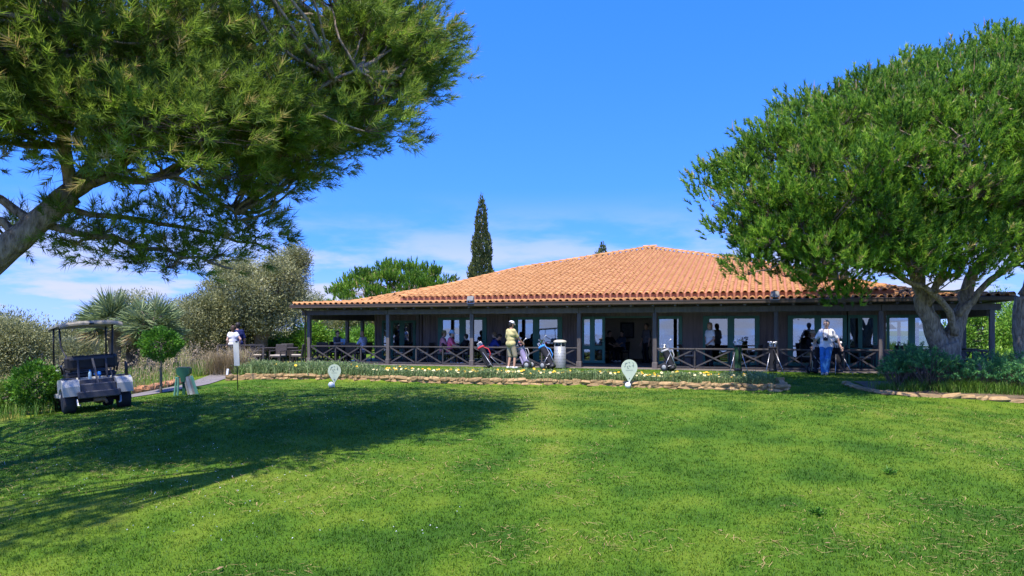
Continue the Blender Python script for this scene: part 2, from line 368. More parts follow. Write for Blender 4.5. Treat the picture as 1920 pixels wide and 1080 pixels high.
# ------------------------------------------------------------------ stone edging walls, stone by stone
def stone_mesh(seed):
    r = random.Random(seed); mb = MB().ball((0, 0, 0), .5, 8)
    sq = lambda q: math.copysign(abs(q * 2) ** .55 / 2, q); mb.v = [(sq(x) * 1.05, sq(y) * 1.05, sq(z) * 1.05) for x, y, z in mb.v]
    mb.v = [(x + r.uniform(-.07, .07), y + r.uniform(-.08, .08), z + r.uniform(-.07, .07)) for x, y, z in mb.v]
    return mb
STONES = [stone_mesh(i).mesh('stone', M['stone'], False) for i in range(8)]
RSTONES = [stone_mesh(i + 20).mesh('stone', M['redstone'], False) for i in range(5)]
def stone_wall(name, label, pts, courses, h0, meshes, depth=.22, ln=(.2, .42), base=lambda x, y: gzf(x, y - .35), core=True):
    w = thing(name, label, 'wall', (pts[0][0], pts[0][1], 0)); o = Vector((pts[0][0], pts[0][1], 0))
    pts = np.array(pts, float); seg = np.r_[0, np.cumsum(np.hypot(*np.diff(pts, axis=0).T))]; T = seg[-1]
    at = lambda t: (float(np.interp(t, seg, pts[:, 0])), float(np.interp(t, seg, pts[:, 1])))
    if core:
        mb = MB(); n = int(T / .5)
        for i in range(n):
            a = at(T * i / n); b = at(T * (i + 1) / n); z = base(*a)
            mb.bar(Vector((*a, z + courses * h0 * .40)) - o, Vector((*b, base(*b) + courses * h0 * .40)) - o, depth * .55, courses * h0 * .85)
        mb.build('mortar_core', M['mortar'], w)
    for c in range(courses):
        t = random.uniform(-.1, 0)
        while t < T:
            L = random.uniform(*ln); x, y = at(min(max(t + L / 2, 0), T)); x2, y2 = at(min(t + L / 2 + .1, T)); x1, y1 = at(max(t + L / 2 - .1, 0))
            hh = h0 * random.uniform(.86, 1.25); z = base(x, y) + c * h0 * .95 + hh / 2 - .02
            s = place('stone', random.choice(meshes), w, Vector((x, y + random.uniform(-.03, .02), z)) - o,
                      (random.uniform(-.12, .12), random.uniform(-.14, .14), math.atan2(y2 - y1, x2 - x1) + random.uniform(-.12, .12)), (L * 1.14, depth * random.uniform(.85, 1.15), hh * 1.06))
            t += L
    return w
wp = [(-9.3, 24.45), (-9.05, 24.65), (-8.6, Yw(-8.6) + .02)] + [(x, Yw(x) + .1 + .07 * math.sin(x * .9)) for x in np.linspace(-8.0, 7.0, 16)] + [(7.25, Yw(7.25) + .2), (7.2, Yw(7.2) + .6)]
stone_wall('stone_edging_wall', 'low rough ochre stone wall edging the long flower bed before the clubhouse', wp, 2, .105, STONES, ln=(.14, .40))
stone_wall('stone_edging', 'short stone kerb around the shrub bed beneath the right pine', [(9.1, 20.4), (9.0, 19.6), (9.15, 18.7), (9.6, 18.2), (10.4, 17.9), (11.8, 17.55), (13.5, 17.2), (16, 16.8)], 1, .10, STONES, ln=(.25, .5), base=lambda x, y: gzf(x, y) - .01)
stone_wall('rock_edging', 'row of red earth rocks beside the path behind the golf cart', [(-12.6, 19.0), (-11.7, 20.7), (-10.9, 22.4), (-10.55, 24.2)], 1, .2, RSTONES, .34, (.25, .5), base=lambda x, y: gzf(x, y) - .02, core=False)

# sea below the hill behind the photographer (seen only mirrored in the panes)
SEA = mat('calm_sea', (.20, .25, .30), .4, .1, .05, .15, .4)
struct(place('sea', np_mesh('sea', np.array([(-4000, -4000, -24), (4000, -4000, -24), (4000, -60, -24), (-4000, -60, -24)]), 4, np.array([[0, 1, 2, 3]]), SEA)))
# ------------------------------------------------------------------ clubhouse (local frame: s along the front, t inwards, z up)
HC = Vector((-9.4, 32.0, 0)); HA = math.atan2(-.318, .948); HD = Vector((math.cos(HA), math.sin(HA), 0)); HN = Vector((-math.sin(HA), math.cos(HA), 0))
SIDE = 26.6; TP = .6; FL = .2
def H(s, t, z=0.0): p = HC + HD * s + HN * t; return Vector((p.x, p.y, z))
def S(px, t):                                             # photo column -> s on the plane t
    u = (px - 960) / F; b = HC + HN * t
    return (u * b.y - b.x) / (HD.x - u * HD.y)
def HT(px, Y):                                            # photo column + depth -> s,t
    p = Vector(((px - 960) / F * Y, Y, 0)) - HC; return p.dot(HD), p.dot(HN)
house = thing('clubhouse', 'low dark timber clubhouse with terracotta pyramid roof and deep verandah', 'building', HC, HA)
MB().box((SIDE / 2, 13.3, .08), (SIDE - .5, SIDE - .5, .24)).build('porch_floor', M['porch'], house)
posts = [S(p, TP) for p in (580, 728, 885, 1086, 1228, 1455, 1652)] + [26.15]
def post(s, t, z1=2.27):
    mb = MB().box((s, t, (FL + z1) / 2), (.15, .15, z1 - FL), b=.012)
    o = mb.build('post', M['wood'], house)
    b = MB().box((s, t, FL + .11), (.2, .2, .22), b=.015).build('plinth', M['wood'], o); return o
for s in posts: post(s, TP)
for t in (3.85, 5.25, 9.5, 14, 19, 24): post(.36, t, 2.1)
for t in (4.2, 8.5, 13.0, 18, 24): post(26.15, t, 2.1)
ps = [.1] + posts[1:-1] + [26.4]
for a, b in zip(ps[:-1], ps[1:]):
    MB().box(((a + b) / 2, TP, 2.375), (b - a - .006, .17, .21), b=.012).build('beam', M['wood'], house)
for s in (.36, 26.15): MB().box((s, 13.6, 2.26), (.16, 25.6, .36), b=.012).build('beam', M['wood'], house)
for s in np.arange(.9, 26, .8): MB().box((s, .33, 2.545), (.08, .6, .12)).build('rafter_tail', M['wood'], house)
MB().box((SIDE / 2, 13.3, 2.64), (SIDE - .24, SIDE - .24, .05)).build('soffit', M['ceil'], house)
# gutter with a rolled lip along each eave
def guttersec(a, b):
    a = Vector(a); b = Vector(b); mb = MB(); d = (b - a).normalized(); o = Vector((d.y, -d.x, 0))
    prof = [(-.02, .13), (0, .0), (.05, -.035), (.11, -.01), (.125, .09), (.14, .1), (.125, .11), (.10, .09), (.09, .01), (.0, .02)]
    n = len(prof); vs = [a + o * x + Vector((0, 0, z)) for x, z in prof] + [b + o * x + Vector((0, 0, z)) for x, z in prof]
    mb.add(vs, [(i, (i + 1) % n, (i + 1) % n + n, i + n) for i in range(n)] + [tuple(range(n))[::-1], tuple(range(n, 2 * n))]); return mb
guttersec((-.1, .02, 2.58), (SIDE + .1, .02, 2.58)).build('gutter', M['gutter'], house)
guttersec((SIDE - .02, 0, 2.58), (SIDE - .02, SIDE, 2.58)).build('gutter', M['gutter'], house)
guttersec((.02, SIDE, 2.58), (.02, 0, 2.58)).build('gutter', M['gutter'], house)
dp = MB().tube([(.3, .12, 2.6), (.3, .3, 2.5), (.3, TP - .1, 2.36), (.3, TP - .12, .25)], .035, 8); dp.build('downpipe', M['gutter'], house, True)
# railing: three crossed panels to each bay
def panel(a, b, left, right, t=TP, ax=0):
    mk = (lambda q, w, z: (q, t + w, z)) if ax == 0 else (lambda q, w, z: (t + w, q, z))
    o = MB().bar(mk(a, 0, .93), mk(b, 0, .93), .085, .055, b=.01).build('railing', M['rail'], house)
    MB().bar(mk(a, 0, .27), mk(b, 0, .27), .05, .05).build('bottom_rail', M['rail'], o)
    e = .045
    MB().bar(mk(a + e, .004, .29), mk(b - e, .004, .9), .035, .05).build('brace', M['rail'], o)
    MB().bar(mk(a + e, -.033, .9), mk(b - e, -.033, .29), .035, .05).build('brace', M['rail'], o)
    if not right: MB().box(mk(b, .02, .56), (.055, .055, .69)).build('baluster', M['rail'], o)
for i, (a, b) in enumerate(zip(posts[:-1], posts[1:])):
    if i == 3: continue
    a += .075; b -= .075
    for k in range(3): panel(a + (b - a) * k / 3, a + (b - a) * (k + 1) / 3, k == 0, k == 2)
for s, ts in ((.36, (TP, 3.85, 5.25)), (26.15, (TP, 4.2, 8.5))):
    for a, b in zip(ts[:-1], ts[1:]):
        a += .075; b -= .075; n = max(1, round((b - a) / 1.2))
        for k in range(n): panel(a + (b - a) * k / n, a + (b - a) * (k + 1) / n, k == 0, k == n - 1, s, 1)
# front wall: cladding, doors and windows
TW = 4.0; TA = 5.5; ZT = 2.62; ZD = 2.2
def boards(s0, s1, z0, z1, t, name='cladding'):
    n = max(1, round((s1 - s0) / .125)); mb = MB(); w = (s1 - s0) / n
    for i in range(n):
        mb.box((s0 + (i + .5) * w, t + .05 + random.uniform(0, .006), (z0 + z1) / 2), (w - .012, .03, z1 - z0))
    mb.box(((s0 + s1) / 2, t + .1, (z0 + z1) / 2), (s1 - s0, .06, z1 - z0)); return mb.build(name, M['boards'], house)
def opening(px0, px1, panes, t, z1=ZD, mid=None, name='glazed_door', glass=True, zb=FL + .06, depth=.06):
    a, b = S(px0, t), S(px1, t); mb = MB(); fw = .11
    hold = []
    edges = [(S(p, t), S(q, t)) for p, q in panes]
    xs_ = [a] + [e for pr in edges for e in pr] + [b]
    for k in range(0, len(xs_), 2):
        lo, hi = xs_[k], xs_[k + 1]
        if hi - lo > .02: mb.box(((lo + hi) / 2, t + .02, (zb - .04 + z1) / 2), (hi - lo, depth, z1 - zb + .04), b=.008)
    for lo, hi in edges:
        mb.box(((lo + hi) / 2, t + .024, z1 - .06), (hi - lo, depth - .01, .12)); mb.box(((lo + hi) / 2, t + .024, zb + .02), (hi - lo, depth - .01, .12))
        if mid: mb.box(((lo + hi) / 2, t + .024, mid), (hi - lo, depth - .01, .16))
    o = mb.build(name, M['teal'], house)
    for lo, hi in edges:
        for za, zz in ([(zb + .08, mid - .08), (mid + .08, z1 - .12)] if mid else [(zb + .08, z1 - .12)]):
            MB().box(((lo + hi) / 2, t + .026, (za + zz) / 2), (hi - lo, .008, zz - za)).build('pane', M['glass'], o)
    if name == 'glazed_door': MB().tube([(b - .06, t - .03, 1.15), (b - .06, t - .07, 1.15), (b - .16, t - .07, 1.15)], .012, 6).build('handle', M['steel'], o)
    return a, b
ops = []
for args in [(821, 912, [(830, 861), (873, 904)], TW), (958, 1054, [(971, 999), (1011, 1045)], TW),
             (1234, 1279, [(1236, 1272)], TW), (1318, 1424, [(1330, 1364), (1377, 1415)], TW),
             (1477, 1588, [(1487, 1527), (1540, 1580)], TW), (1590, 1645, [(1594, 1609), (1617, 1637)], TW), (1662, 1764, [(1668, 1703), (1716, 1756)], TW)]:
    ops.append(opening(*args, mid=(.85 if args[0] in (1590,) else None)))
ops.append((S(1134, TW), S(1222, TW)))                      # the open doorway
ops.sort(); lo = S(792, TW); s_end = 23.4
for a, b in ops + [(s_end, None)]:
    if a - lo > .08: boards(lo, a, FL, ZT, TW)
    if b: boards(a, b, ZD, ZT, TW); lo = b
# entrance leaf standing beside the doorway
opening(1092, 1134, [(1095, 1106), (1115, 1129)], TW - .12, mid=.88)
MB().box((S(1178, TW), TW + .02, 2.17), (S(1222, TW) - S(1134, TW), .08, .06)).build('door_head', M['teal'], house)
# recessed left section
opening(716, 786, [(719, 725), (737, 749), (758, 774), (779, 784)], TA, z1=2.1, name='window_wall', zb=FL + .06)
boards(1.0, S(716, TA), FL, ZT, TA); boards(S(716, TA), S(786, TA), 2.1, ZT, TA)
MB().box((S(788, TW) , (TW + TA) / 2 + .06, (FL + ZT) / 2), (.16, TA - TW + .2, ZT - FL)).build('return_wall', M['boards'], house)
MB().box((S(788, TW) - .09, TW - .03, (FL + ZT) / 2), (.15, .15, ZT - FL), b=.012).build('pilaster', M['wood'], house)
# room inside and outer walls
MB().box((12.2, 9.8, 1.4), (21.0, .1, 2.4)).build('room_wall', M['plaster'], house)
MB().box((S(1134, TW) - 2.6, 7.9, 1.4), (.1, 3.6, 2.4)).build('room_wall', M['plaster'], house)
MB().box((S(1222, TW) + .45, 6.95, 1.4), (.1, 5.6, 2.4)).build('room_wall', M['plaster'], house)
MB().box((.95, 14.5, 1.41), (.1, 18, 2.42)).build('side_wall', M['boards'], house)
MB().box((23.4, 13.8, 1.41), (.1, 19.4, 2.42)).build('side_wall', M['boards'], house)
MB().box((12.2, 23.5, 1.41), (22.4, .1, 2.42)).build('back_wall', M['boards'], house)
# ------------------------------------------------------------------ roof
Z0 = 2.70; TA1 = math.atan(.077); SL = .268; SU = .2537
zl = lambda t: Z0 + np.where(t < 1.8, t * .077, 1.8 * .077 + (t - 1.8) * SL)
zu = lambda t: 3.0 + (t - 1.2) * SU
APX = float(zl(np.array(13.3)))
UL, UR, TU = 4.5, 23.4, 1.2
def tu_bound(s):                                            # upper layer covers TU <= t <= this
    sL = np.interp(s, [UL, 7.65, 13.3], [TU, 7.65, 13.3], left=-1); sR = np.interp(SIDE - s, [SIDE - UR, 7.65, 13.3], [TU, 7.65, 13.3], left=-1)
    return np.minimum(sL, sR)
mb = MB(); C2 = SIDE / 2
def rotk(p, k):
    x, y = p[0] - C2, p[1] - C2
    for _ in range(k): x, y = -y, x
    return (x + C2, y + C2, p[2])
for k in range(4):
    q = [(0, 0, Z0), (SIDE, 0, Z0), (SIDE - 1.8, 1.8, Z0 + 1.8 * .077), (1.8, 1.8, Z0 + 1.8 * .077), (C2, C2, APX)]
    mb.add([rotk(p, k) for p in q], [(0, 1, 2, 3), (3, 2, 4)])
roof = mb.build('roof', M['tilebase'], house)
pts = [(UL, TU), (UR, TU), (SIDE - 7.65, 7.65), (C2, C2 - .1), (7.65, 7.65)]
mb = MB(); n = len(pts)
mb.add([(s, t, float(zu(t))) for s, t in pts] + [(s, t, float(zl(np.array(t))) - .02) for s, t in pts], [tuple(range(n))] + [(i, i + n, (i + 1) % n + n, (i + 1) % n) for i in range(n)])
mb.build('upper_roof_layer', M['fascia'], roof)
TW_, TL_ = .255, .37                                        # tile pitch across and up the slope
def tile_tpl(r0=.094, r1=.076, L=.44, n=6):
    vs = []; fs = []
    for y, r, dz in ((0, r0, .014), (L, r1, .0)):
        for j in range(n + 1):
            a = math.pi * j / n; vs.append((-r * math.cos(a), y, r * .92 * math.sin(a) + dz))
    for j in range(n + 1):                                   # lip thickness
        a = math.pi * j / n; vs.append((-(r0 - .018) * math.cos(a), 0, (r0 - .018) * .92 * math.sin(a) + .014))
    for j in range(n):
        fs.append((j, j + 1, j + 1 + n + 1, j + n + 1)); o = 2 * (n + 1); fs.append((j, o + j, o + j + 1, j + 1))
    return np.array(vs), np.array(fs)
TV, TF = tile_tpl()
tile_me = np_mesh('tile', TV, 4, TF, M['tile'], smooth=True); cap_me = np_mesh('ridge_tile', TV * (1.25, 1.05, 1.1), 4, TF, M['tile'], smooth=True)
def tile_at(s, t, z, pitch): return place('tile', tile_me, roof, (s, t, z), (pitch + random.uniform(-.02, .02), random.uniform(-.03, .03), random.uniform(-.02, .02)))
cols = np.arange(.13, SIDE - .1, TW_)
for s in cols: tile_at(s, -.06 + random.uniform(-.012, .012), Z0, TA1)
up = [s for s in cols if UL + .05 < s < UR - .05]
for r in (0, 1):
    for s in up: tile_at(s, TU - .08 + r * TL_ + random.uniform(-.012, .012), float(zu(TU - .08 + r * TL_)), math.atan(SU))
bs, bt, bz, bp, bk = [], [], [], [], []
for s in cols:
    lim = min(s, SIDE - s) - .05; tb = float(tu_bound(np.array(s)))
    t = -.06 + TL_
    while t < lim:                                           # lower layer of the front face
        if not (tb > 0 and TU + .25 < t < tb - .2): bs.append(s); bt.append(t); bz.append(float(zl(np.array(t)))); bp.append(TA1 if t < 1.75 else math.atan(SL)); bk.append(0)
        t += TL_
    t = TU - .08 + 2 * TL_
    while t < tb - .1: bs.append(s); bt.append(t); bz.append(float(zu(t))); bp.append(math.atan(SU)); bk.append(0); t += TL_
    for k in (1, 3):
        t = -.06
        while t < lim: bs.append(s); bt.append(t); bz.append(float(zl(np.array(t)))); bp.append(TA1 if t < 1.75 else math.atan(SL)); bk.append(k); t += TL_
TV, TF = tile_tpl(n=4)
bs, bt, bz, bp, bk = map(np.array, (bs, bt, bz, bp, bk)); N_ = len(bs)
bp = bp + RNG.normal(0, .008, N_); bs = bs + RNG.normal(0, .006, N_); bt = bt + RNG.normal(0, .012, N_)
c, s_ = np.cos(bp)[:, None], np.sin(bp)[:, None]
X = bs[:, None] + TV[None, :, 0]; Y = bt[:, None] + TV[None, :, 1] * c - TV[None, :, 2] * s_; Zt = bz[:, None] + TV[None, :, 1] * s_ + TV[None, :, 2] * c
X -= C2; Y -= C2
for k in (1, 2, 3):
    q = bk == k; x, y = X[q], Y[q]
    for _ in range(k): x, y = -y, x
    X[q], Y[q] = x, y
V = np.stack([X + C2, Y + C2, Zt], -1).reshape(-1, 3); Fi = (TF[None] + (np.arange(N_) * len(TV))[:, None, None]).reshape(-1, 4)
stuff(place('tile_field', np_mesh('tile_field', V, 4, Fi, M['tile2'], smooth=True), roof))
def caps(p, q, step=.4):
    p = Vector(p); q = Vector(q); d = q - p; n = int(d.length / step); e = math.atan2(d.z, math.hypot(d.x, d.y))
    for i in range(n + 1):
        place('ridge_tile', cap_me, roof, p + d * (i / n), (e + random.uniform(-.02, .02), random.uniform(-.03, .03), math.atan2(-d.x, d.y)))
for k in (0, 1):
    kk = lambda p: rotk(p, k)
    caps(kk((0, 0, Z0 + .03)), kk((1.8, 1.8, Z0 + .16))); caps(kk((1.8, 1.8, Z0 + .16)), kk((C2, C2, APX + .05)))
caps((UL, TU, float(zu(TU)) + .03), (7.65, 7.65, float(zu(7.65)) + .03)); caps((UR, TU, float(zu(TU)) + .03), (SIDE - 7.65, 7.65, float(zu(7.65)) + .03))
caps((7.65, 7.65, float(zu(7.65)) + .03), (C2, C2 - .1, float(zu(C2)) + .03)); caps((SIDE - 7.65, 7.65, float(zu(7.65)) + .03), (C2, C2 - .1, float(zu(C2)) + .03))
# lamps under the beam and floodlights on the gutter
for px in (788, 933, 1118, 1247, 1461, 1632):
    s = S(px, 1.6); o = MB().tube([(s, 1.6, 2.6), (s, 1.6, 2.42)], .012, 6).build('porch_lamp', M['black'], house)
    MB().lathe([(.02, .12), (.05, .1), (.06, .02), (.045, -.03), (.01, -.05)], (s, 1.6, 2.33), 10).build('lamp_glass', M['lampglass'], o, True)
for px, lab in ((882, 'square floodlight on the gutter above the seated guests'), (1453, 'square floodlight on the gutter at the edge of the right pine')):
    p = H(S(px, -.12), -.12, 2.66); f = thing('floodlight', lab, 'floodlight', p, HA, 'floodlights on the gutter')
    rot = Matrix.Rotation(R(-28), 3, 'X')
    MB().box((0, 0, .19), (.27, .09, .22), rot, b=.015).build('housing', M['greyboard'], f)
    MB().box((0, -.045, .165), (.22, .012, .16), rot).build('lens', M['glass'], f)
    MB().bar((-.15, .03, .02), (-.15, .02, .2), .02, .02).bar((.15, .03, .02), (.15, .02, .2), .02, .02).bar((-.15, .03, .015), (.15, .03, .015), .04, .03).build('bracket', M['alu'], f)
# picture and pendant shades inside
pc = thing('wall_picture', 'dark framed picture on the beige wall inside the doorway', 'picture', H(S(1176, 9.7), 9.72, 1.62), HA)
fr = MB(); w, h = .62, .72
for sx_, sz_, dw, dh in ((0, h / 2, w + .08, .08), (0, -h / 2, w + .08, .08), (w / 2, 0, .08, h - .08), (-w / 2, 0, .08, h - .08)): fr.box((sx_, 0, sz_), (dw, .04, dh))
fr.build('frame', M['black'], pc); MB().box((0, .01, 0), (w, .015, h)).build('print', mat('muted_print', (.10, .10, .11), .5, .5, 6), pc)
for px, lab in ((1670, 'white cone pendant shade behind the leftmost pane of the right windows'), (1728, 'white cone pendant shade behind the pane beside the pine trunk')):
    l = thing('pendant_lamp', lab, 'lamp', H(S(px, 5.2), 5.2, 1.66), HA, 'pendant lamps in the dining room')
    MB().lathe([(.22, 0), (.2, .04), (.08, .15), (.03, .19)], (0, 0, 0), 16).build('shade', M['white'], l, True)
    MB().tube([(0, 0, .18), (0, 0, .95)], .01, 6).build('cord', M['black'], l)
# ------------------------------------------------------------------ vegetation builders (numpy)
def unit(a): return a / np.maximum(np.linalg.norm(a, axis=-1, keepdims=True), 1e-9)
def frame(d):
    h = np.where(np.abs(d[..., 2:3]) > .95, np.array([1., 0, 0]), np.array([0, 0, 1.])); u = unit(np.cross(d, h)); return u, np.cross(d, u)
def brushes(pos, dr, L, n, nl, ang, w, v, rng, bend=.0):
    """needle brushes: each shoot carries n one-triangle needles. returns V, F, attr"""
    k = len(pos); dr = unit(dr); u, q = frame(dr)
    t = rng.uniform(.05, 1, (k, n)); az = rng.uniform(0, 2 * np.pi, (k, n)); an = rng.normal(ang, .16, (k, n)) * (1.15 - .45 * t)
    rad = u[:, None] * np.cos(az)[..., None] + q[:, None] * np.sin(az)[..., None]
    nd = dr[:, None] * np.cos(an)[..., None] + rad * np.sin(an)[..., None]
    base = pos[:, None] + dr[:, None] * (L[:, None] * t)[..., None]
    ln = nl * rng.uniform(.75, 1.2, (k, n)) * (L / L.mean())[:, None]
    tip = base + nd * ln[..., None]; tip[..., 2] -= bend * ln
    sd = unit(np.cross(nd, rng.normal(size=(k, n, 3)))) * (w / 2)
    V = np.stack([base - sd, base + sd, tip], 2).reshape(-1, 3); Fi = np.arange(len(V)).reshape(-1, 3)
    at = np.repeat(np.clip(v[:, None] + rng.normal(0, .05, (k, n)) + .10 * (t - .5), 0, 1).reshape(-1), 3)
    return V, Fi, at
def leaves(pos, dr, L, W, v, rng, fold=0.0):
    """diamond leaves of two triangles each"""
    k = len(pos); dr = unit(dr); sd = unit(np.cross(dr, rng.normal(size=(k, 3)))); L = np.broadcast_to(L, (k,))[:, None]; W = np.broadcast_to(W, (k,))[:, None]
    nrm = np.cross(dr, sd)
    V = np.stack([pos, pos + dr * L * .45 - sd * W / 2 + nrm * fold * L, pos + dr * L, pos + dr * L * .45 + sd * W / 2 + nrm * fold * L], 1).reshape(-1, 3)
    b = (np.arange(k) * 4)[:, None]; Fi = np.concatenate([b + np.array([[0, 1, 2]]), b + np.array([[0, 2, 3]])], 1).reshape(-1, 3)
    return V, Fi, np.repeat(np.clip(v, 0, 1), 4)
def join(parts):
    Vs, Fs, As = [], [], []; o = 0
    for V, Fi, a in parts: Vs.append(V); Fs.append(Fi + o); As.append(a); o += len(V)
    return np.concatenate(Vs), np.concatenate(Fs), np.concatenate(As)
def ribbons(a, b, w, rng):                                   # thin twigs, two crossed triangles
    d = unit(b - a); s = unit(np.cross(d, rng.normal(size=a.shape))) * w; q = np.cross(d, s)
    V = np.stack([a - s, a + s, b, a - q, a + q, b], 1).reshape(-1, 3); return V, np.arange(len(V)).reshape(-1, 3)
def sphere_pts(n, rng): return unit(rng.normal(size=(n, 3)))
def limb(mb, pts, r0, r1, n=8, wob=.05, seed=0, sub=3, mi=0):
    r = random.Random(seed); P_ = [Vector(p) for p in pts]; out = []
    for i in range(len(P_) - 1):
        a = P_[max(i - 1, 0)]; b = P_[i]; c = P_[i + 1]; d = P_[min(i + 2, len(P_) - 1)]
        for j in range(sub):
            t = j / sub; out.append(.5 * ((2 * b) + (c - a) * t + (2 * a - 5 * b + 4 * c - d) * t * t + (3 * b - a - 3 * c + d) * t ** 3))
    out.append(P_[-1]); k = len(out)
    out = [p + Vector((r.uniform(-wob, wob), r.uniform(-wob, wob), r.uniform(-wob, wob))) * (1 if 0 < i < k - 1 else 0) for i, p in enumerate(out)]
    rad = [(r0 + (r1 - r0) * (i / (k - 1)) ** .8) * r.uniform(.93, 1.07) for i in range(k)]
    mb.tube(out, rad, n, mi); return out
PINE = leafmat('pine_needles', [(0, (0.075, 0.123, 0.0216)), (.35, (0.143, 0.217, 0.03)), (.6, (0.225, 0.312, 0.0408)), (.8, (0.255, 0.406, 0.036)), (.9, (0.39, 0.334, 0.102)), (1, (0.48, 0.348, 0.144))], .55, .5)
PINE2 = leafmat('pine_needles_bright', [(0, (0.0508, 0.123, 0.0168)), (.35, (0.102, 0.217, 0.0216)), (.6, (0.174, 0.326, 0.0288)), (.85, (0.275, 0.45, 0.036)), (1, (0.493, 0.348, 0.168))], .42, .5)
OLIVE = leafmat('olive_leaves', [(0, (0.112, 0.126, 0.048)), (.4, (0.232, 0.245, 0.096)), (.7, (0.39, 0.392, 0.18)), (1, (0.63, 0.588, 0.336))], .32, .45)
GREEN = leafmat('broad_green_leaves', [(0, (0.0195, 0.078, 0.011)), (.4, (0.0585, 0.169, 0.0154)), (.75, (0.13, 0.286, 0.0242)), (1, (0.247, 0.39, 0.044))], .3, .42)
BLUEGREEN = leafmat('blue_green_spurge', [(0, (0.039, 0.143, 0.0517)), (.45, (0.0845, 0.247, 0.0805)), (.8, (0.169, 0.39, 0.092)), (1, (0.286, 0.52, 0.0805))], .35, .5)
CYP = leafmat('cypress_scale_leaves', [(0, (0.0455, 0.065, 0.0198)), (.5, (0.0975, 0.124, 0.033)), (1, (0.202, 0.215, 0.0605))], .15, .6)
PALM = leafmat('fan_palm_leaf', [(0, (0.065, 0.104, 0.042)), (.5, (0.169, 0.234, 0.09)), (.8, (0.351, 0.39, 0.204)), (1, (0.39, 0.286, 0.132))], .2, .4)
DRY = leafmat('dry_grass', [(0, (.20, .17, .07)), (.5, (.34, .27, .15)), (1, (.52, .40, .28))], .35, .7)
MEAD = leafmat('meadow_grass', [(0, (.04, .11, .012)), (.5, (.10, .22, .02)), (.8, (.2, .29, .05)), (1, (.33, .30, .12))], .35, .6)
def crown_obj(name, parts, m, root, org):
    V, Fi, a = join(parts); return place(name, np_mesh(name, V - np.array(org), 3, Fi, m, a), root)
def rooted(mb, org): mb.v = [tuple(Vector(v) - Vector(org)) for v in mb.v]; return mb
def outline_clumps(poly, Yc, D, Rm, n, inset, rng, shear=0.0, x0=0.0, flip=.62, zs=0.0):
    # clump centres filling a rounded volume: the crown's side view at depth Yc swelled to half-depth D
    P2 = np.array([((a - 960) / F * Yc, EYE + (HOR - b) / F * Yc) for a, b in poly]); Q2 = np.roll(P2, -1, 0); lo, hi = P2.min(0), P2.max(0); res = []
    while len(res) < n:
        p = rng.uniform(lo, hi); e = (P2[:, 1] > p[1]) != (Q2[:, 1] > p[1]); xs = (Q2[:, 0] - P2[:, 0]) * (p[1] - P2[:, 1]) / (Q2[:, 1] - P2[:, 1] + 1e-9) + P2[:, 0]
        if np.sum(e & (p[0] < xs)) % 2 == 0: continue
        ab = Q2 - P2; t = np.clip(((p - P2) * ab).sum(1) / (ab * ab).sum(1), 0, 1); d = np.min(np.linalg.norm(p - P2 - t[:, None] * ab, axis=1))
        if d < inset: continue
        k = min((d - inset) / Rm, 1); hd = D * math.sqrt(1 - (1 - k) ** 2); s = rng.uniform(-1, 1); s = np.sign(s) * abs(s) ** .45
        if s > 0 and rng.random() < flip: s = -s
        Yl = Yc + shear * (p[0] - x0) + zs * (p[1] - 4.8); q = Yl / Yc; res.append((p[0] * q, Yl + s * hd, EYE + (p[1] - EYE) * q))
    return np.array(res)
LEFT_FRONT = [(874, 85), (855, 150), (835, 205), (785, 255), (700, 295), (640, 345), (560, 385), (480, 400), (330, 345), (200, 335), (-60, 330), (-60, 30), (840, 30)]
LEFT_OUT = [(874, 85), (855, 150), (835, 205), (785, 255), (700, 295), (640, 345), (560, 385), (480, 420), (420, 395), (330, 345), (200, 335), (60, 330), (-120, 345), (-420, 320), (-720, 200), (-820, -60), (-640, -330), (-150, -470), (300, -440), (640, -300), (800, -110), (845, -20)]
RIGHT_OUT = [(1288, 325), (1335, 285), (1390, 232), (1450, 195), (1500, 155), (1580, 140), (1650, 112), (1740, 95), (1800, 66), (1860, 76), (1950, 62), (2080, 90), (2180, 180), (2220, 320), (2150, 460), (1980, 490), (1850, 500), (1740, 500), (1640, 535), (1540, 550), (1440, 520), (1370, 490), (1305, 430)]
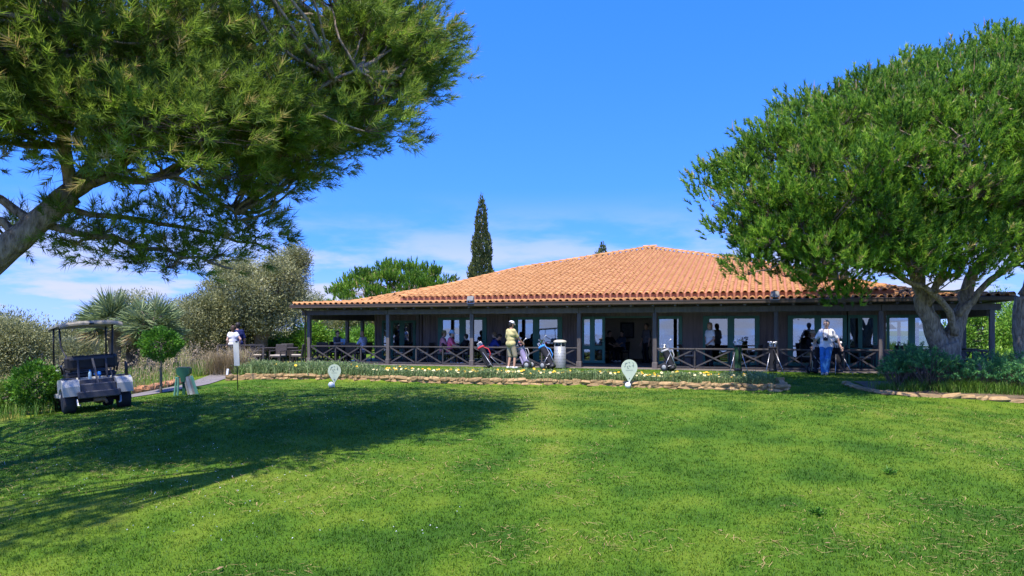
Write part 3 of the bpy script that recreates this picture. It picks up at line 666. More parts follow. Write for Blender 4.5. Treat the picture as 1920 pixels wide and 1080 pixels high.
def pine(name, label, base, c, r, fork, mains, n_clump, per, crown_mat, rng, upright, tuftL, needles, nl, ang, w, trunk_pts, trunk_r, group=None, extra=None, cull=None, squash=.62, cr=(.75, 1.25), candles=0, inner=.3, outl=None, offk=.2):
    root = thing(name, label, 'tree', base, group=group); c = np.array(c); r = np.array(r); mb = MB()
    limb(mb, trunk_pts, trunk_r[0], trunk_r[1], 14, .02, 3, 4)
    ends = []
    for i, m in enumerate(mains): ends += limb(mb, m[0], m[1], m[2], 9, .05, i + 11, 4)[3:]
    d = sphere_pts(n_clump * 4 + 8, rng); d = d[d[:, 2] > -.62][:n_clump]
    k = rng.uniform(.70, 1.0, len(d)) ** .7
    if outl is not None: k *= outl(d)
    cc = c + d[:n_clump] * r * k[:n_clump, None]
    ni = int(n_clump * inner); ci = c + sphere_pts(ni, rng) * r * (rng.uniform(.25, .7, ni) ** .6)[:, None]; ci = ci[ci[:, 2] > c[2] - r[2] * .5]
    cc = np.concatenate([cc, ci]); 
    if extra is not None: cc = np.concatenate([cc, np.array(extra)])
    if cull is not None: cc = cc[cull(cc)]
    crr = rng.uniform(*cr, len(cc))
    E = np.array([tuple(e) for e in ends])
    for i in range(len(cc)):                                 # a branch to every clump from the nearest limb
        dd = np.linalg.norm(E - cc[i], axis=1) + .6 * np.maximum(E[:, 2] - cc[i][2], 0) + 3.0 * ((E[:, 2] < 3.4) & (cc[i][2] > 3.8)); j = int(np.argmin(dd)); a = Vector(E[j]); b = Vector(cc[i])
        mid = (a + b) / 2 + Vector((rng.normal(0, .12), rng.normal(0, .12), -.08 * (b - a).length))
        limb(mb, [a, mid, b], min(.06, .018 + .012 * (b - a).length), .012, 5, .03, i, 3)
    rooted(mb, base).build('trunk', M['bark'], root, True)
    N = per * len(cc); idx = np.repeat(np.arange(len(cc)), per)
    dd = sphere_pts(N, rng); dd[:, 2] = np.where(dd[:, 2] < -.35, -dd[:, 2] * .6, dd[:, 2])
    dd = unit(dd); rr = crr[idx] * rng.uniform(.45, 1.0, N) ** .6
    pos = cc[idx] + dd * rr[:, None] * np.array([1, 1, squash])
    out = unit((pos - c) / r); dr = unit(dd * (.75 - .4 * upright) + out * .5 * (1 - .4 * upright) + np.array([0, 0, 1.0]) * (.25 + 1.5 * upright) + rng.normal(0, .22, (N, 3)))
    pxx = 960 + F * pos[:, 0] / pos[:, 1]; pyy = HOR - F * (pos[:, 2] - EYE) / pos[:, 1]
    keep = ((pxx > -130) & (pxx < 2050) & (pyy > -130)) | (rng.random(N) < np.where(pos[:, 1] < 7, .65, offk)); pos, dr, out, idx, dd = pos[keep], dr[keep], out[keep], idx[keep], dd[keep]; N = len(pos)
    L = tuftL * rng.uniform(.65, 1.3, N)
    cv = rng.normal(0, .13, len(cc))[idx]
    v = np.clip(.42 + cv + rng.normal(0, .13, N), 0, .84); v[rng.random(N) < .14] = .8; old = rng.random(N) < .06; v[old] = rng.uniform(.84, .95, old.sum())
    parts = [brushes(pos, dr, L, needles, nl, ang, w, v, rng)]
    crown_obj('crown', parts, crown_mat, root, base)
    q = rng.random(N) < .30; a = cc[idx[q]]; b = pos[q] + dr[q] * L[q][:, None] * .9
    mid = (a + b) / 2 + rng.normal(0, .06, a.shape); tv1, tf1 = ribbons(a, mid, .008, rng); tv2, tf2 = ribbons(mid, b, .006, rng)
    place('twigs', np_mesh('twigs', np.concatenate([tv1, tv2]) - np.array(base), 3, np.concatenate([tf1, tf2 + len(tv1)]), M['twig']), root)['kind'] = 'stuff'
    if candles:
        q = np.where(out[:, 2] > .15)[0]; q = rng.choice(q, min(candles, len(q)), False); a = pos[q] + dr[q] * L[q][:, None] * .8; b = a + np.array([0, 0, 1]) * rng.uniform(.15, .34, len(q))[:, None] + rng.normal(0, .02, (len(q), 3))
        cv_, cf_ = ribbons(a, b, .018, rng); place('new_shoots', np_mesh('new_shoots', cv_ - np.array(base), 3, cf_, mat('bud_brown', (.34, .21, .13), .8, .2, 4)), root)['kind'] = 'stuff'
    return root
# left pine: leaning trunk outside the frame, crown overhanging the lawn
rng = np.random.default_rng(101)
lb = (-9.9, 10.0, gzf(-9.9, 10) - .05); fk = (-6.25, 10.6, 3.55)
mains = [([fk, (-5.6, 10.9, 4.1), (-4.9, 11.3, 4.9), (-4.0, 11.8, 6.0), (-3.4, 12.2, 7.2)], .11, .03),
         ([(-6.5, 10.5, 3.4), (-5.9, 10.6, 3.72), (-5.0, 10.7, 3.85), (-3.8, 10.6, 4.4), (-2.2, 10.6, 5.3)], .085, .02),
         ([fk, (-5.9, 9.9, 4.4), (-5.2, 8.6, 5.6), (-4.6, 7.4, 6.6)], .09, .03),
         ([(-6.7, 10.5, 3.1), (-7.5, 10.6, 3.55), (-8.6, 10.6, 3.8), (-10, 11, 4.6)], .075, .03),
         ([(-6.8, 10.4, 2.95), (-7.6, 10.3, 3.25), (-8.8, 10.0, 3.4), (-10.4, 9, 4.6)], .07, .03),
         ([fk, (-6.1, 11.5, 4.8), (-6.3, 13.0, 6.0), (-6.5, 14.5, 7.0)], .09, .03),
         ([fk, (-6.6, 10.8, 5.0), (-7.2, 11.0, 6.6), (-7.6, 10.8, 8.2)], .10, .03),
         ([(-6.6, 10.6, 3.1), (-5.9, 11.0, 2.95), (-5.0, 11.3, 2.75), (-4.3, 11.5, 2.55)], .06, .015),
         ([(-6.5, 10.7, 3.3), (-5.6, 11.2, 3.3), (-4.6, 11.8, 3.1), (-3.9, 12.2, 2.9)], .05, .015),
         ([(-5.0, 10.7, 3.85), (-4.5, 11.2, 3.6), (-4.2, 11.5, 3.35), (-3.95, 11.7, 3.15)], .05, .012)]
low = [(-6.0, 11.0, 2.75), (-5.6, 11.1, 2.6), (-5.2, 11.3, 2.55), (-4.8, 11.4, 2.6), (-4.5, 11.5, 2.75), (-5.9, 10.7, 3.0), (-5.2, 11.0, 3.0), (-4.1, 12.0, 3.1), (-4.3, 11.9, 3.2), (-6.9, 11.5, 3.0), (-7.4, 11, 2.9), (-4.9, 11.2, 3.3), (-4.3, 11.4, 3.5)]
pine('pine_tree', 'big leaning pine at left whose crown overhangs the golf cart', lb, (-7.5, 10.2, 6.75), (6.7, 6.8, 3.75), fk, mains, 0, 52, PINE, rng, .18, .2, 34, .135, .8, .0115,
     [lb, (-8.7, 10.1, .75), (-7.6, 10.3, 2.15), (-6.9, 10.45, 2.9), fk], (.27, .155), extra=np.concatenate([outline_clumps(LEFT_OUT, 10.6, 4.4, 4.2, 520, .42, rng, .42, -6.5, zs=.75), low, [tuple(P(a, b, Yq)) for a, b, Yq in zip(rng.uniform(-40, 420, 26), rng.uniform(190, 345, 26), rng.uniform(9.0, 10.2, 26))], outline_clumps(LEFT_FRONT, 10.6, 3.3, 2.2, 70, .55, rng, .42, -6.5, 1.0, .75), [tuple(P(a, b, Yq)) for a, b, Yq in [(u_ - 38 + rng.normal(0, 14), w_ + rng.normal(0, 12), 12.2 + rng.normal(0, .5)) for u_, w_ in [(560, 325), (600, 310), (640, 285), (680, 255), (720, 235), (760, 205), (790, 165), (800, 120), (815, 90), (740, 195), (690, 225), (620, 270), (570, 300), (520, 340), (500, 365), (650, 240)] * 2]], np.stack([rng.uniform(-12, -6.2, 45), rng.uniform(3.2, 5.4, 45), rng.uniform(6.0, 8.8, 45)], 1)]), cr=(.5, .9), inner=0, offk=.2, cull=lambda q: (q[:, 1] > 3.0))
# right pine: multi-stemmed, upright brushes
rng = np.random.default_rng(202)
rx, ry = 11.65, 20.0; rb = (rx, ry, gzf(rx, ry) - .05); f0 = (rx - .08, ry, 1.25)
mains = [([(rx - .15, ry, 1.1), (rx - .65, ry - .1, 2.2), (rx - .95, ry - .2, 3.1), (rx - 2.2, ry - .5, 4.6), (rx - 3.4, ry - .6, 6.0)], .26, .05),
         ([(rx + .1, ry, 1.15), (rx + .45, ry + .1, 2.1), (rx + .75, ry + .1, 3.0), (rx + 1.6, ry, 4.4), (rx + 2.3, ry, 6.4)], .26, .06),
         ([(rx, ry + .1, 1.2), (rx - .35, ry + .3, 2.3), (rx - .55, ry + .4, 3.3), (rx - .9, ry + .6, 5.2), (rx - .6, ry + .8, 7.6)], .18, .05),
         ([(rx + .12, ry - .12, 1.5), (rx - .35, ry - .5, 2.25), (rx - 1.4, ry - .9, 2.85), (rx - 2.7, ry - 1.2, 3.3), (rx - 4.2, ry - 1.5, 3.9)], .12, .03),
         ([(rx + .75, ry + .1, 3.0), (rx + .9, ry - .5, 4.0), (rx + .9, ry - 1.6, 5.4), (rx + .8, ry - 2.6, 6.8)], .12, .03),
         ([(rx - .6, ry - .1, 2.2), (rx - .5, ry - .8, 3.4), (rx - .8, ry - 1.9, 4.8), (rx - 1.2, ry - 2.9, 5.8)], .12, .03),
         ([(rx + .3, ry, 2.0), (rx + .9, ry - .4, 2.9), (rx + 2.0, ry - .8, 3.7), (rx + 3.4, ry - 1, 4.8)], .11, .03),
         ([(rx - .7, ry, 2.5), (rx - .1, ry - .2, 3.0), (rx + .35, ry - .3, 3.5), (rx + .5, ry - .3, 5)], .09, .03)]
hang = [(6.3, 19.2, 3.3), (6.9, 18.8, 2.95), (7.6, 18.6, 2.7), (8.1, 18.8, 2.55), (8.3, 18.5, 2.3), (7.3, 18.9, 3.1), (8.8, 18.6, 3.0), (9.6, 18.4, 3.1), (5.6, 19.8, 4.2), (5.3, 19.8, 4.9), (5.2, 19.9, 5.5), (10.4, 18.4, 3.2), (12.6, 18.2, 3.3), (13.4, 18.3, 3.3)]
def rout(d): return 1 + .10 * np.sin(d[:, 0] * 7 + 1) * np.cos(d[:, 2] * 6) + .06 * np.sin(d[:, 1] * 9)
pine('pine_tree', 'broad bushy pine with forked trunk standing in the shrub bed at right', rb, (10.75, 19.9, 6.35), (5.75, 4.6, 3.9), f0, mains, 0, 52, PINE2, rng, .5, .25, 28, .115, .72, .028,
     [rb, (rx, ry, .25), (rx - .02, ry, .8), f0], (.42, .36), extra=np.concatenate([outline_clumps(RIGHT_OUT, 20.0, 4.4, 3.6, 420, .62, rng, zs=.55), hang, [tuple(P(a, b, Yq)) for a, b, Yq in zip(rng.uniform(1390, 1930, 44), rng.uniform(420, 525, 44), rng.uniform(17.0, 19.0, 44))]]), cr=(.35, .85), squash=.95, candles=420, inner=0,
     cull=lambda q: ~((q[:, 1] > 22.2) & (q[:, 2] < 5.2)))
# pine whose trunk shows at the right edge
rng = np.random.default_rng(303); ex, ey = 15.1, 22.0; eb = (ex, ey, gzf(ex, ey) - .05)
pine('pine_tree', 'pine with plain straight trunk at the right edge beside the verandah end', eb, (17.3, 20.6, 6.0), (3.6, 3.8, 3.3), None,
     [([(ex, ey, 2.6), (ex + .6, ey - .4, 4.0), (ex + 1.5, ey - 1, 5.6), (ex + 2.2, ey - 1.3, 7.5)], .2, .05), ([(ex, ey, 2.6), (ex - .1, ey - .8, 3.6), (ex + .3, ey - 1.8, 5)], .14, .04)],
     110, 44, PINE2, rng, .5, .3, 30, .085, .62, .022, [eb, (ex + .03, ey, .9), (ex - .05, ey, 1.8), (ex, ey, 2.6)], (.33, .24), extra=[(13.35, 19.2, 3.6), (13.2, 18.6, 3.2), (13.6, 18.8, 4.3)], cr=(.5, .9), candles=60, cull=lambda q: q[:, 2] > 2.9)
def olive(name, label, cat, base, c, r, n_clump, per, m, rng, leaf=(.075, .026), trunks=None, cr=(.35, .75), bark='bark_grey', vmid=.45, gap=0.0, tr=.2, group=None, dens_low=-.75):
    root = thing(name, label, cat, base, group=group); c = np.array(c); r = np.maximum(np.array(r) - .7 * cr[1], .45 * np.array(r)); mb = MB(); b0 = Vector(base); ends = []
    for i, t in enumerate(trunks or [[b0, (b0 + Vector(c)) / 2, Vector(c)]]): ends += limb(mb, t, tr, tr * .25, 9, .04, i, 4)[4:]
    E = np.array([tuple(e) for e in ends]); d = sphere_pts(n_clump * 3, rng); d = d[d[:, 2] > dens_low][:n_clump]; k = rng.uniform(.45, 1.0, len(d)) ** .6 * (1 + .12 * np.sin(d[:, 0] * 6 + d[:, 2] * 5)); cc = c + d * r * k[:, None]
    for i in range(0, len(cc), 2):
        j = int(np.argmin(np.linalg.norm(E - cc[i], axis=1))); a = Vector(E[j]); b = Vector(cc[i]); limb(mb, [a, (a + b) / 2 + Vector((0, 0, .12)), b], .035, .01, 5, .04, i, 2)
    rooted(mb, base).build('trunk', M[bark], root, True)
    N = n_clump * per; idx = rng.integers(0, len(cc), N); crr = rng.uniform(*cr, len(cc)); dd = sphere_pts(N, rng)
    pos = cc[idx] + dd * (crr[idx] * rng.uniform(.1, 1, N) ** .5)[:, None]; dr = unit(dd + rng.normal(0, .6, (N, 3)) + np.array([0, 0, .35]))
    v = vmid + rng.normal(0, .12, len(cc))[idx] + rng.normal(0, .16, N)
    crown_obj('crown', [leaves(pos, dr, leaf[0] * rng.uniform(.7, 1.4, N), leaf[1] * rng.uniform(.8, 1.3, N), v, rng, .08)], m, root, base)
    return root
rng = np.random.default_rng(404)
def gb(px, Y, dz=-.05): x = (px - 960) / F * Y; return Vector((x, Y, gzf(x, Y) + dz))
def treeC(px, py, Y): return tuple(P(px, py, Y))
# big grey olive beside the verandah (two stems)
b = gb(487, 35.5); t1 = [b, b + Vector((-.05, 0, .9)), b + Vector((-.5, .1, 2.0)), b + Vector((-1.1, .2, 3.6))]; t2 = [b + Vector((.05, 0, .6)), b + Vector((.3, 0, 1.3)), b + Vector((.7, 0, 2.4)), b + Vector((1.1, .1, 4.2))]; t3 = [b + Vector((0, 0, .8)), b + Vector((0, -.2, 2)), b + Vector((.1, -.2, 3.8))]
olive('olive_tree', 'tall grey-green olive tree beside the left end of the verandah', 'tree', b, treeC(472, 566, 35.5), (2.75, 2.3, 2.6), 230, 250, OLIVE, rng, (.12, .042), [t1, t2, t3], tr=.27)
b = gb(556, 37); olive('olive_tree', 'narrower olive crown rising above the roof corner at left', 'tree', b, treeC(552, 520, 37), (1.0, 1.0, 1.9), 70, 230, OLIVE, rng, (.10, .034), [[b, b + Vector((-.1, 0, 1.2)), b + Vector((-.1, 0, 3.2))]], tr=.14)
b = gb(365, 34); olive('olive_tree', 'shaggy low olive between the palms and the tall olive', 'tree', b, treeC(368, 612, 34), (1.6, 1.6, 1.8), 90, 220, OLIVE, rng, (.10, .034), [[b, b + Vector((0, 0, 1.2)), b + Vector((.2, 0, 2.4))]], tr=.14, vmid=.4)
b = gb(25, 24); olive('olive_bush', 'large grey-green bush at the far left edge behind the cart', 'bush', b, treeC(8, 652, 24), (1.75, 1.8, 1.35), 150, 220, OLIVE, rng, (.085, .03), [[b, b + Vector((0, 0, .7)), b + Vector((.1, 0, 1.6))], [b, b + Vector((.5, 0, .6)), b + Vector((.9, 0, 1.2))]], tr=.08, vmid=.42)
b = gb(-60, 27); olive('olive_bush', 'second grey-green bush partly cut by the left frame edge', 'bush', b, treeC(-50, 640, 27), (2.0, 1.8, 1.5), 80, 200, OLIVE, rng, (.09, .03), [[b, b + Vector((0, 0, 1.5))]], tr=.08)
for px, py, Y, rr, vm, lab in [(140, 642, 44, (1.8, 2, 1.7), .5, 'rounded pale green tree behind the cart canopy'), (238, 592, 46, (2.2, 2, 2.0), .55, 'green tree crown showing above the left palm'), (330, 606, 50, (2.6, 2, 2.2), .45, 'soft green tree behind the gap right of the palms'),
                               (250, 650, 36, (2.6, 1.5, 1.3), .4, 'dense hedge bush behind the palm trunks'), (420, 640, 36, (2.2, 1.5, 1.7), .4, 'dark bush behind the strolling couple'), (160, 668, 33, (2.0, 1.4, 1.0), .45, 'grey green bush behind the cart windscreen')]:
    b = gb(px, Y); olive('background_tree', lab, 'tree', b, treeC(px, py, Y), rr, 60, 170, OLIVE, rng, (.14, .05), None, tr=.12, vmid=vm, group='trees behind the left garden')
for px, py, Y, rr, lab in [(575, 640, 36, (1.3, 1, 1.0), 'bright green bush between the olive trunk and the corner post'), (625, 648, 42, (1.3, 1, .8), 'bright green bush seen through the left verandah bay'), (520, 652, 38, (1.2, 1, .8), 'bright green bush behind the wicker chairs'), (690, 640, 46, (1.5, 1, 1.1), 'bush behind the seated man at the left verandah')]:
    b = gb(px, Y); olive('green_bush', lab, 'bush', b, treeC(px, py, Y), rr, 50, 160, GREEN, rng, (.16, .05), None, tr=.06, vmid=.72, group='bright bushes behind the left verandah')
for px, py, Y, rr, lab in [(650, 590, 55, (2.4, 1.5, 1.5), 'grey green tree seen under the left verandah beam'), (575, 585, 52, (2.2, 1.5, 1.8), 'grey tree behind the verandah corner post'), (720, 600, 62, (2.5, 1.5, 2), 'pale tree deep behind the left verandah')]:
    b = gb(px, Y); olive('background_tree', lab, 'tree', b, treeC(px, py, Y), rr, 50, 170, OLIVE, rng, (.15, .05), None, tr=.12, group='trees behind the verandah')
for px, py, Y, rr, lab in [(1850, 630, 40, (2.6, 2, 2.6), 'yellow green tree seen through the right verandah end'), (1930, 640, 36, (2.2, 2, 2.6), 'leafy tree between the verandah and the edge pine trunk'), (1900, 690, 33, (2.6, 1.5, 1.0), 'low leafy bush behind the right verandah end')]:
    b = gb(px, Y); olive('background_tree', lab, 'tree', b, treeC(px, py, Y), rr, 80, 200, GREEN, rng, (.15, .06), None, tr=.14, vmid=.78, group='trees behind the right verandah')
# umbrella pine dome and cypresses behind the roof
rng = np.random.default_rng(505); b = gb(745, 64)
pine('pine_tree', 'green umbrella pine dome rising behind the left roof slope', b, treeC(745, 600, 64), (6.6, 5, 4.6), None, [([tuple(b + Vector((0, 0, 1.5))), tuple(b + Vector((.3, 0, 3))), tuple(b + Vector((.5, 0, 5)))], .25, .1)], 230, 28, PINE2, rng, .75, .5, 16, .2, .5, .09, [tuple(b), tuple(b + Vector((0, 0, 1.5)))], (.35, .25), cr=(.5, .9), inner=.1)
def cypress(label, px, top, Y, half, bottom, n, group):
    b = gb(px, Y); zt = P(px, top, Y).z; root = thing('cypress_tree', label, 'tree', b, group=group)
    rooted(MB().tube([b, b + Vector((0, 0, .5 * zt)), Vector((b.x, b.y, zt * .9))], [.22, .14, .03], 8), b).build('trunk', M['bark_grey'], root, True)
    h = rng.random(n); h = 1 - np.sqrt(h) ; prof = half * np.clip(1.08 * (1 - h) ** .72, 0, 1) * (.86 + .2 * np.sin(h * 31) * rng.random(n))
    az = rng.uniform(0, 2 * np.pi, n); rr = prof * (1 + .14 * np.sin(az * 5 + h * 22) + .10 * np.sin(az * 3 - h * 41)) * rng.uniform(.55, 1.0, n) ** .5
    pos = np.stack([b.x + rr * np.cos(az), b.y + rr * np.sin(az), b.z + .3 + h * (zt - b.z - .4)], 1)
    dr = np.stack([np.cos(az) * .45, np.sin(az) * .45, np.full(n, 1.0)], 1) + rng.normal(0, .2, (n, 3))
    cv = .45 + .5 * (vnoise(az * 2, h * 40, 1.0, 3) - .5)
    crown_obj('crown', [leaves(pos, dr, half * .17 * rng.uniform(.6, 1.4, n), half * .075, cv + rng.normal(0, .15, n), rng, .1)], CYP, root, b)
cypress('tall narrow cypress standing behind the left roof slope', 903, 362, 63, 1.55, 530, 15000, None)
cypress('small cypress tip just above the roof near its apex', 1130, 452, 74, 1.9, 500, 7000, None)
cypress('shorter thinner cypress tip left of the other by the apex', 1119, 463, 76, 1.3, 500, 4500, None)
# fan palms
def palm(label, px, py, Y, size, nl, seed):
    rng = np.random.default_rng(seed); b = gb(px, Y); c = np.array(P(px, py, Y)); root = thing('fan_palm', label, 'palm', b, group='fan palms behind the golf cart'); mb = MB()
    limb(mb, [b, (b + Vector(c)) / 2 + Vector((.06, 0, 0)), Vector(c)], .2, .26, 10, .03, seed, 4); vs = []; 
    parts = []; n = 26
    for i in range(nl):
        el = math.asin(rng.uniform(-.45, .98)); az = rng.uniform(0, 2 * np.pi); d = np.array([math.cos(el) * math.cos(az), math.cos(el) * math.sin(az), math.sin(el)])
        st = size * rng.uniform(.45, .65); hub = c + d * st; hub[2] -= .12 * st * math.cos(el)
        mb.tube([c, (c + hub) / 2 + np.array([0, 0, .04]), hub], [.018, .014, .01], 4)
        u, q = frame(d[None]); u, q = u[0], q[0]; tw = rng.uniform(-.5, .5); u, q = u * math.cos(tw) + q * math.sin(tw), q * math.cos(tw) - u * math.sin(tw)
        a = np.linspace(-1.75, 1.75, n); L = size * .62 * (.72 + .28 * np.cos(a * .8)) * rng.uniform(.9, 1.08, n)
        dr = d[None] * np.cos(a)[:, None] + u[None] * np.sin(a)[:, None] + q[None] * .12 * np.cos(np.arange(n) * np.pi)[:, None]
        dr[:, 2] -= .22 * np.abs(np.sin(a)); v = np.full(n, (.95 if el < -.25 else .5) + rng.normal(0, .14)) + rng.normal(0, .06, n)
        parts.append(leaves(np.repeat(hub[None], n, 0), dr, L, .045 * size, v, rng, .03))
    rooted(mb, b).build('trunk', M['bark_grey'], root, True); crown_obj('fronds', parts, PALM, root, b)
palm('left fan palm with wide grey-green fronds behind the cart canopy', 212, 606, 29, 1.25, 62, 61)
palm('right fan palm with drooping fronds above the clipped ball bush', 284, 612, 28, 1.2, 58, 62)
palm('small fan palm tuft between the two larger palms', 246, 640, 30, .8, 34, 63)
# clipped bushes
rng = np.random.default_rng(606)
def bush(name, label, px, py, Y, rr, n, m, leaf, vmid, stem=True, group=None):
    b = gb(px, Y); c = np.array(P(px, py, Y)); root = thing(name, label, 'bush', b, group=group); mb = MB()
    if stem: limb(mb, [b, (b * .5 + Vector(c) * .5), Vector(c)], .04, .03, 7, .01, 1, 3)
    for i in range(14):
        d = sphere_pts(1, rng)[0]; e = c + d * rr * .85; limb(mb, [Vector(c), Vector((c + e) / 2), Vector(e)], .015, .006, 4, .01, i, 2)
    rooted(mb, b).build('stem', M['bark_grey'], root, True)
    d = sphere_pts(n, rng); k = rng.uniform(.5, 1, n) ** .35 * (1 + .18 * np.sin(d[:, 0] * 7 + 2) * np.cos(d[:, 2] * 6) + .10 * np.sin(d[:, 1] * 11) + .28 * (rng.random(n) < .03)); pos = c + d * rr * k[:, None]
    v = vmid + .25 * d[:, 2] * 0 + rng.normal(0, .15, n) + .3 * (vnoise(pos[:, 0] * 1, pos[:, 2] * 1, .14, 4) - .5)
    crown_obj('foliage', [leaves(pos, unit(d + rng.normal(0, .5, (n, 3)) + np.array([0, 0, .3])), leaf * rng.uniform(.7, 1.3, n), leaf * .5, v, rng, .1)], m, root, b)
bush('clipped_ball_bush', 'clipped round green bush on a thin stem right of the cart', 302, 645, 21.5, np.array([.52, .52, .42]), 5200, GREEN, .075, .42)
bush('low_bush', 'low dense green bush left of the golf cart rear wheel', 68, 722, 16.4, np.array([.46, .46, .46]), 5500, GREEN, .07, .5)
bush('low_bush', 'small bright weed bush at the bottom of the left slope', 20, 740, 17.2, np.array([.45, .5, .30]), 3000, MEAD, .075, .6, False)
# right bed spurge shrubs
for i, (px, py, Y, rr) in enumerate([(1700, 690, 19.6, .52), (1742, 700, 19.0, .55), (1790, 712, 18.9, .5), (1835, 715, 18.7, .5), (1880, 718, 18.6, .52), (1925, 720, 18.4, .55), (1722, 682, 20.2, .5), (1860, 700, 19.4, .5), (1680, 705, 19.3, .38), (1905, 705, 19.2, .5)]):
    py -= 10; rr *= 1.15; b = gb(px, Y); c = np.array(P(px, py, Y)); root = thing('spurge_shrub', 'blue-green leafy shrub in the mixed bed beneath the right pine', 'shrub', b, group='spurge shrubs under the right pine')
    d = sphere_pts(110, rng); d = d[d[:, 2] > -.2]; e = c + d * rr * rng.uniform(.7, 1, (len(d), 1)) * np.array([1, 1, .8]); mb = MB()
    for q in e[::2]: mb.tube([b + Vector((rng.normal(0, .06), rng.normal(0, .06), 0)), Vector((np.array(b) * .4 + q * .6)), Vector(q)], [.012, .009, .006], 4)
    rooted(mb, b).build('stems', M['twig'], root)
    pos = np.repeat(e, 42, 0); dd = np.repeat(d, 42, 0); N = len(pos); t = rng.uniform(0, 1, N); pos = pos + dd * (t[:, None] - .75) * .22
    dr = unit(dd * .5 + np.array([0, 0, .35]) + rng.normal(0, .7, (N, 3))); v = .35 + .3 * (t > .85) + rng.normal(0, .12, N)
    crown_obj('foliage', [leaves(pos, dr, .075 * rng.uniform(.7, 1.3, N), .017, v, rng, .05)], BLUEGREEN, root, b)
# grass-like strap leaves along the right kerb
def blades(pos, h, w, lean, v, rng):
    k = len(pos); az = rng.uniform(0, 2 * np.pi, k); o = np.stack([np.cos(az), np.sin(az), np.zeros(k)], 1); s = np.stack([-np.sin(az), np.cos(az), np.zeros(k)], 1) * (w / 2)[:, None] if np.ndim(w) else np.stack([-np.sin(az), np.cos(az), np.zeros(k)], 1) * (w / 2)
    m = pos + o * (lean * h * .35)[:, None] + np.array([0, 0, 1]) * (h * .62)[:, None]; t = pos + o * (lean * h)[:, None] + np.array([0, 0, 1]) * (h * (1 - .25 * lean))[:, None]
    V = np.stack([pos - s, pos + s, m + s * .75, m - s * .75, t], 1).reshape(-1, 3); b = (np.arange(k) * 5)[:, None]
    Fi = np.concatenate([b + np.array([[0, 1, 2]]), b + np.array([[0, 2, 3]]), b + np.array([[3, 2, 4]])], 1).reshape(-1, 3)
    return V, Fi, np.repeat(np.clip(v, 0, 1), 5)
def scatter_blades(name, label, cat, xy, h, w, lean, v, m, rng):
    k = len(xy); pos = np.c_[xy, gz(xy[:, 0], xy[:, 1]) - .01]
    V, Fi, a = blades(pos, h, w, lean, v, rng); return stuff(place(name, np_mesh(name, V, 3, Fi, m, a)), label, cat)
n = 5200; t = rng.random(n); ex_ = 9.25 + t * 6.2; ey_ = 18.35 - .24 * (ex_ - 9.25) + .35 + np.abs(rng.normal(0, .38, n)) ; cl_ = vnoise(ex_, ey_, .35, 9); k = cl_ > .3
scatter_blades('ground_cover', 'strap leaved ground cover spilling over the right stone kerb', 'ground cover', np.c_[ex_, ey_][k], (.22 + .22 * cl_[k]) * rng.uniform(.6, 1.2, k.sum()), .012, rng.uniform(.2, .9, k.sum()), .5 + rng.normal(0, .2, k.sum()), MEAD, rng)
# left wild slope: green meadow and dry grass
n = 26000; X = rng.uniform(-22, -9.2, n); Y = rng.uniform(15, 31, n); c_ = fbm(X, Y, 2.2, 71)
k = (X < -9.75 - .10 * (Y - 15)) & (X > -.78 * Y) & ~((np.abs(X + 10.4 - .42 * (Y - 21.7)) < .62) & (Y < 25)); X, Y, c_ = X[k], Y[k], c_[k]
dry = (c_ + .06 * (Y - 25.5) / 3 + rng.normal(0, .06, len(X))) > .60
k1 = ~dry; scatter_blades('meadow_grass', 'rank green grass on the slope around the golf cart', 'grass', np.c_[X, Y][k1], .30 * rng.uniform(.5, 1.4, k1.sum()), .014, rng.uniform(.1, .7, k1.sum()), .5 + rng.normal(0, .2, k1.sum()), MEAD, rng)
scatter_blades('dry_grass', 'dry buff seeding grass behind the cart and bushes', 'grass', np.c_[X, Y][dry], .62 * rng.uniform(.5, 1.35, dry.sum()), .014, rng.uniform(.1, .6, dry.sum()), .5 + rng.normal(0, .25, dry.sum()), DRY, rng)
q = np.where(dry)[0]; q = q[rng.random(len(q)) < .9]; hp = np.c_[X[q], Y[q], gz(X[q], Y[q]) + rng.uniform(.35, .95, len(q))]; hp = np.repeat(hp, 3, 0) + rng.normal(0, .06, (len(q) * 3, 3))
V, Fi, a = leaves(hp, unit(rng.normal(0, .5, hp.shape) + np.array([0, 0, .4])), .07, .028, .65 + rng.normal(0, .2, len(hp)), rng, .1); stuff(place('grass_seed_heads', np_mesh('grass_seed_heads', V, 3, Fi, DRY, a)), 'pale fluffy seed heads over the dry grass', 'grass')
# ornamental dry plume grass near the couple
n = 1500; xy = np.array(gb(425, 26))[:2] + rng.normal(0, .28, (n, 2)) * np.array([1.2, .6]); scatter_blades('plume_grass', 'arching buff plume grass in front of the strolling couple', 'grass', xy, 1.05 * rng.uniform(.4, 1.15, n), .011, rng.uniform(.4, 1.2, n), .5 + rng.normal(0, .25, n), DRY, rng)
n = 3200; X = rng.uniform(-11.6, -8.9, n); Y = Yw(X) + rng.uniform(.0, 3.2, n); k = (np.abs(X + 10.0 + .0 * Y) > .55) | (Y > 27); X, Y = X[k], Y[k]
scatter_blades('meadow_grass', 'mixed tall grass along the path before the outdoor chairs', 'grass', np.c_[X, Y], .33 * rng.uniform(.4, 1.3, len(X)), .013, rng.uniform(.1, .8, len(X)), .6 + rng.normal(0, .25, len(X)), MEAD, rng)
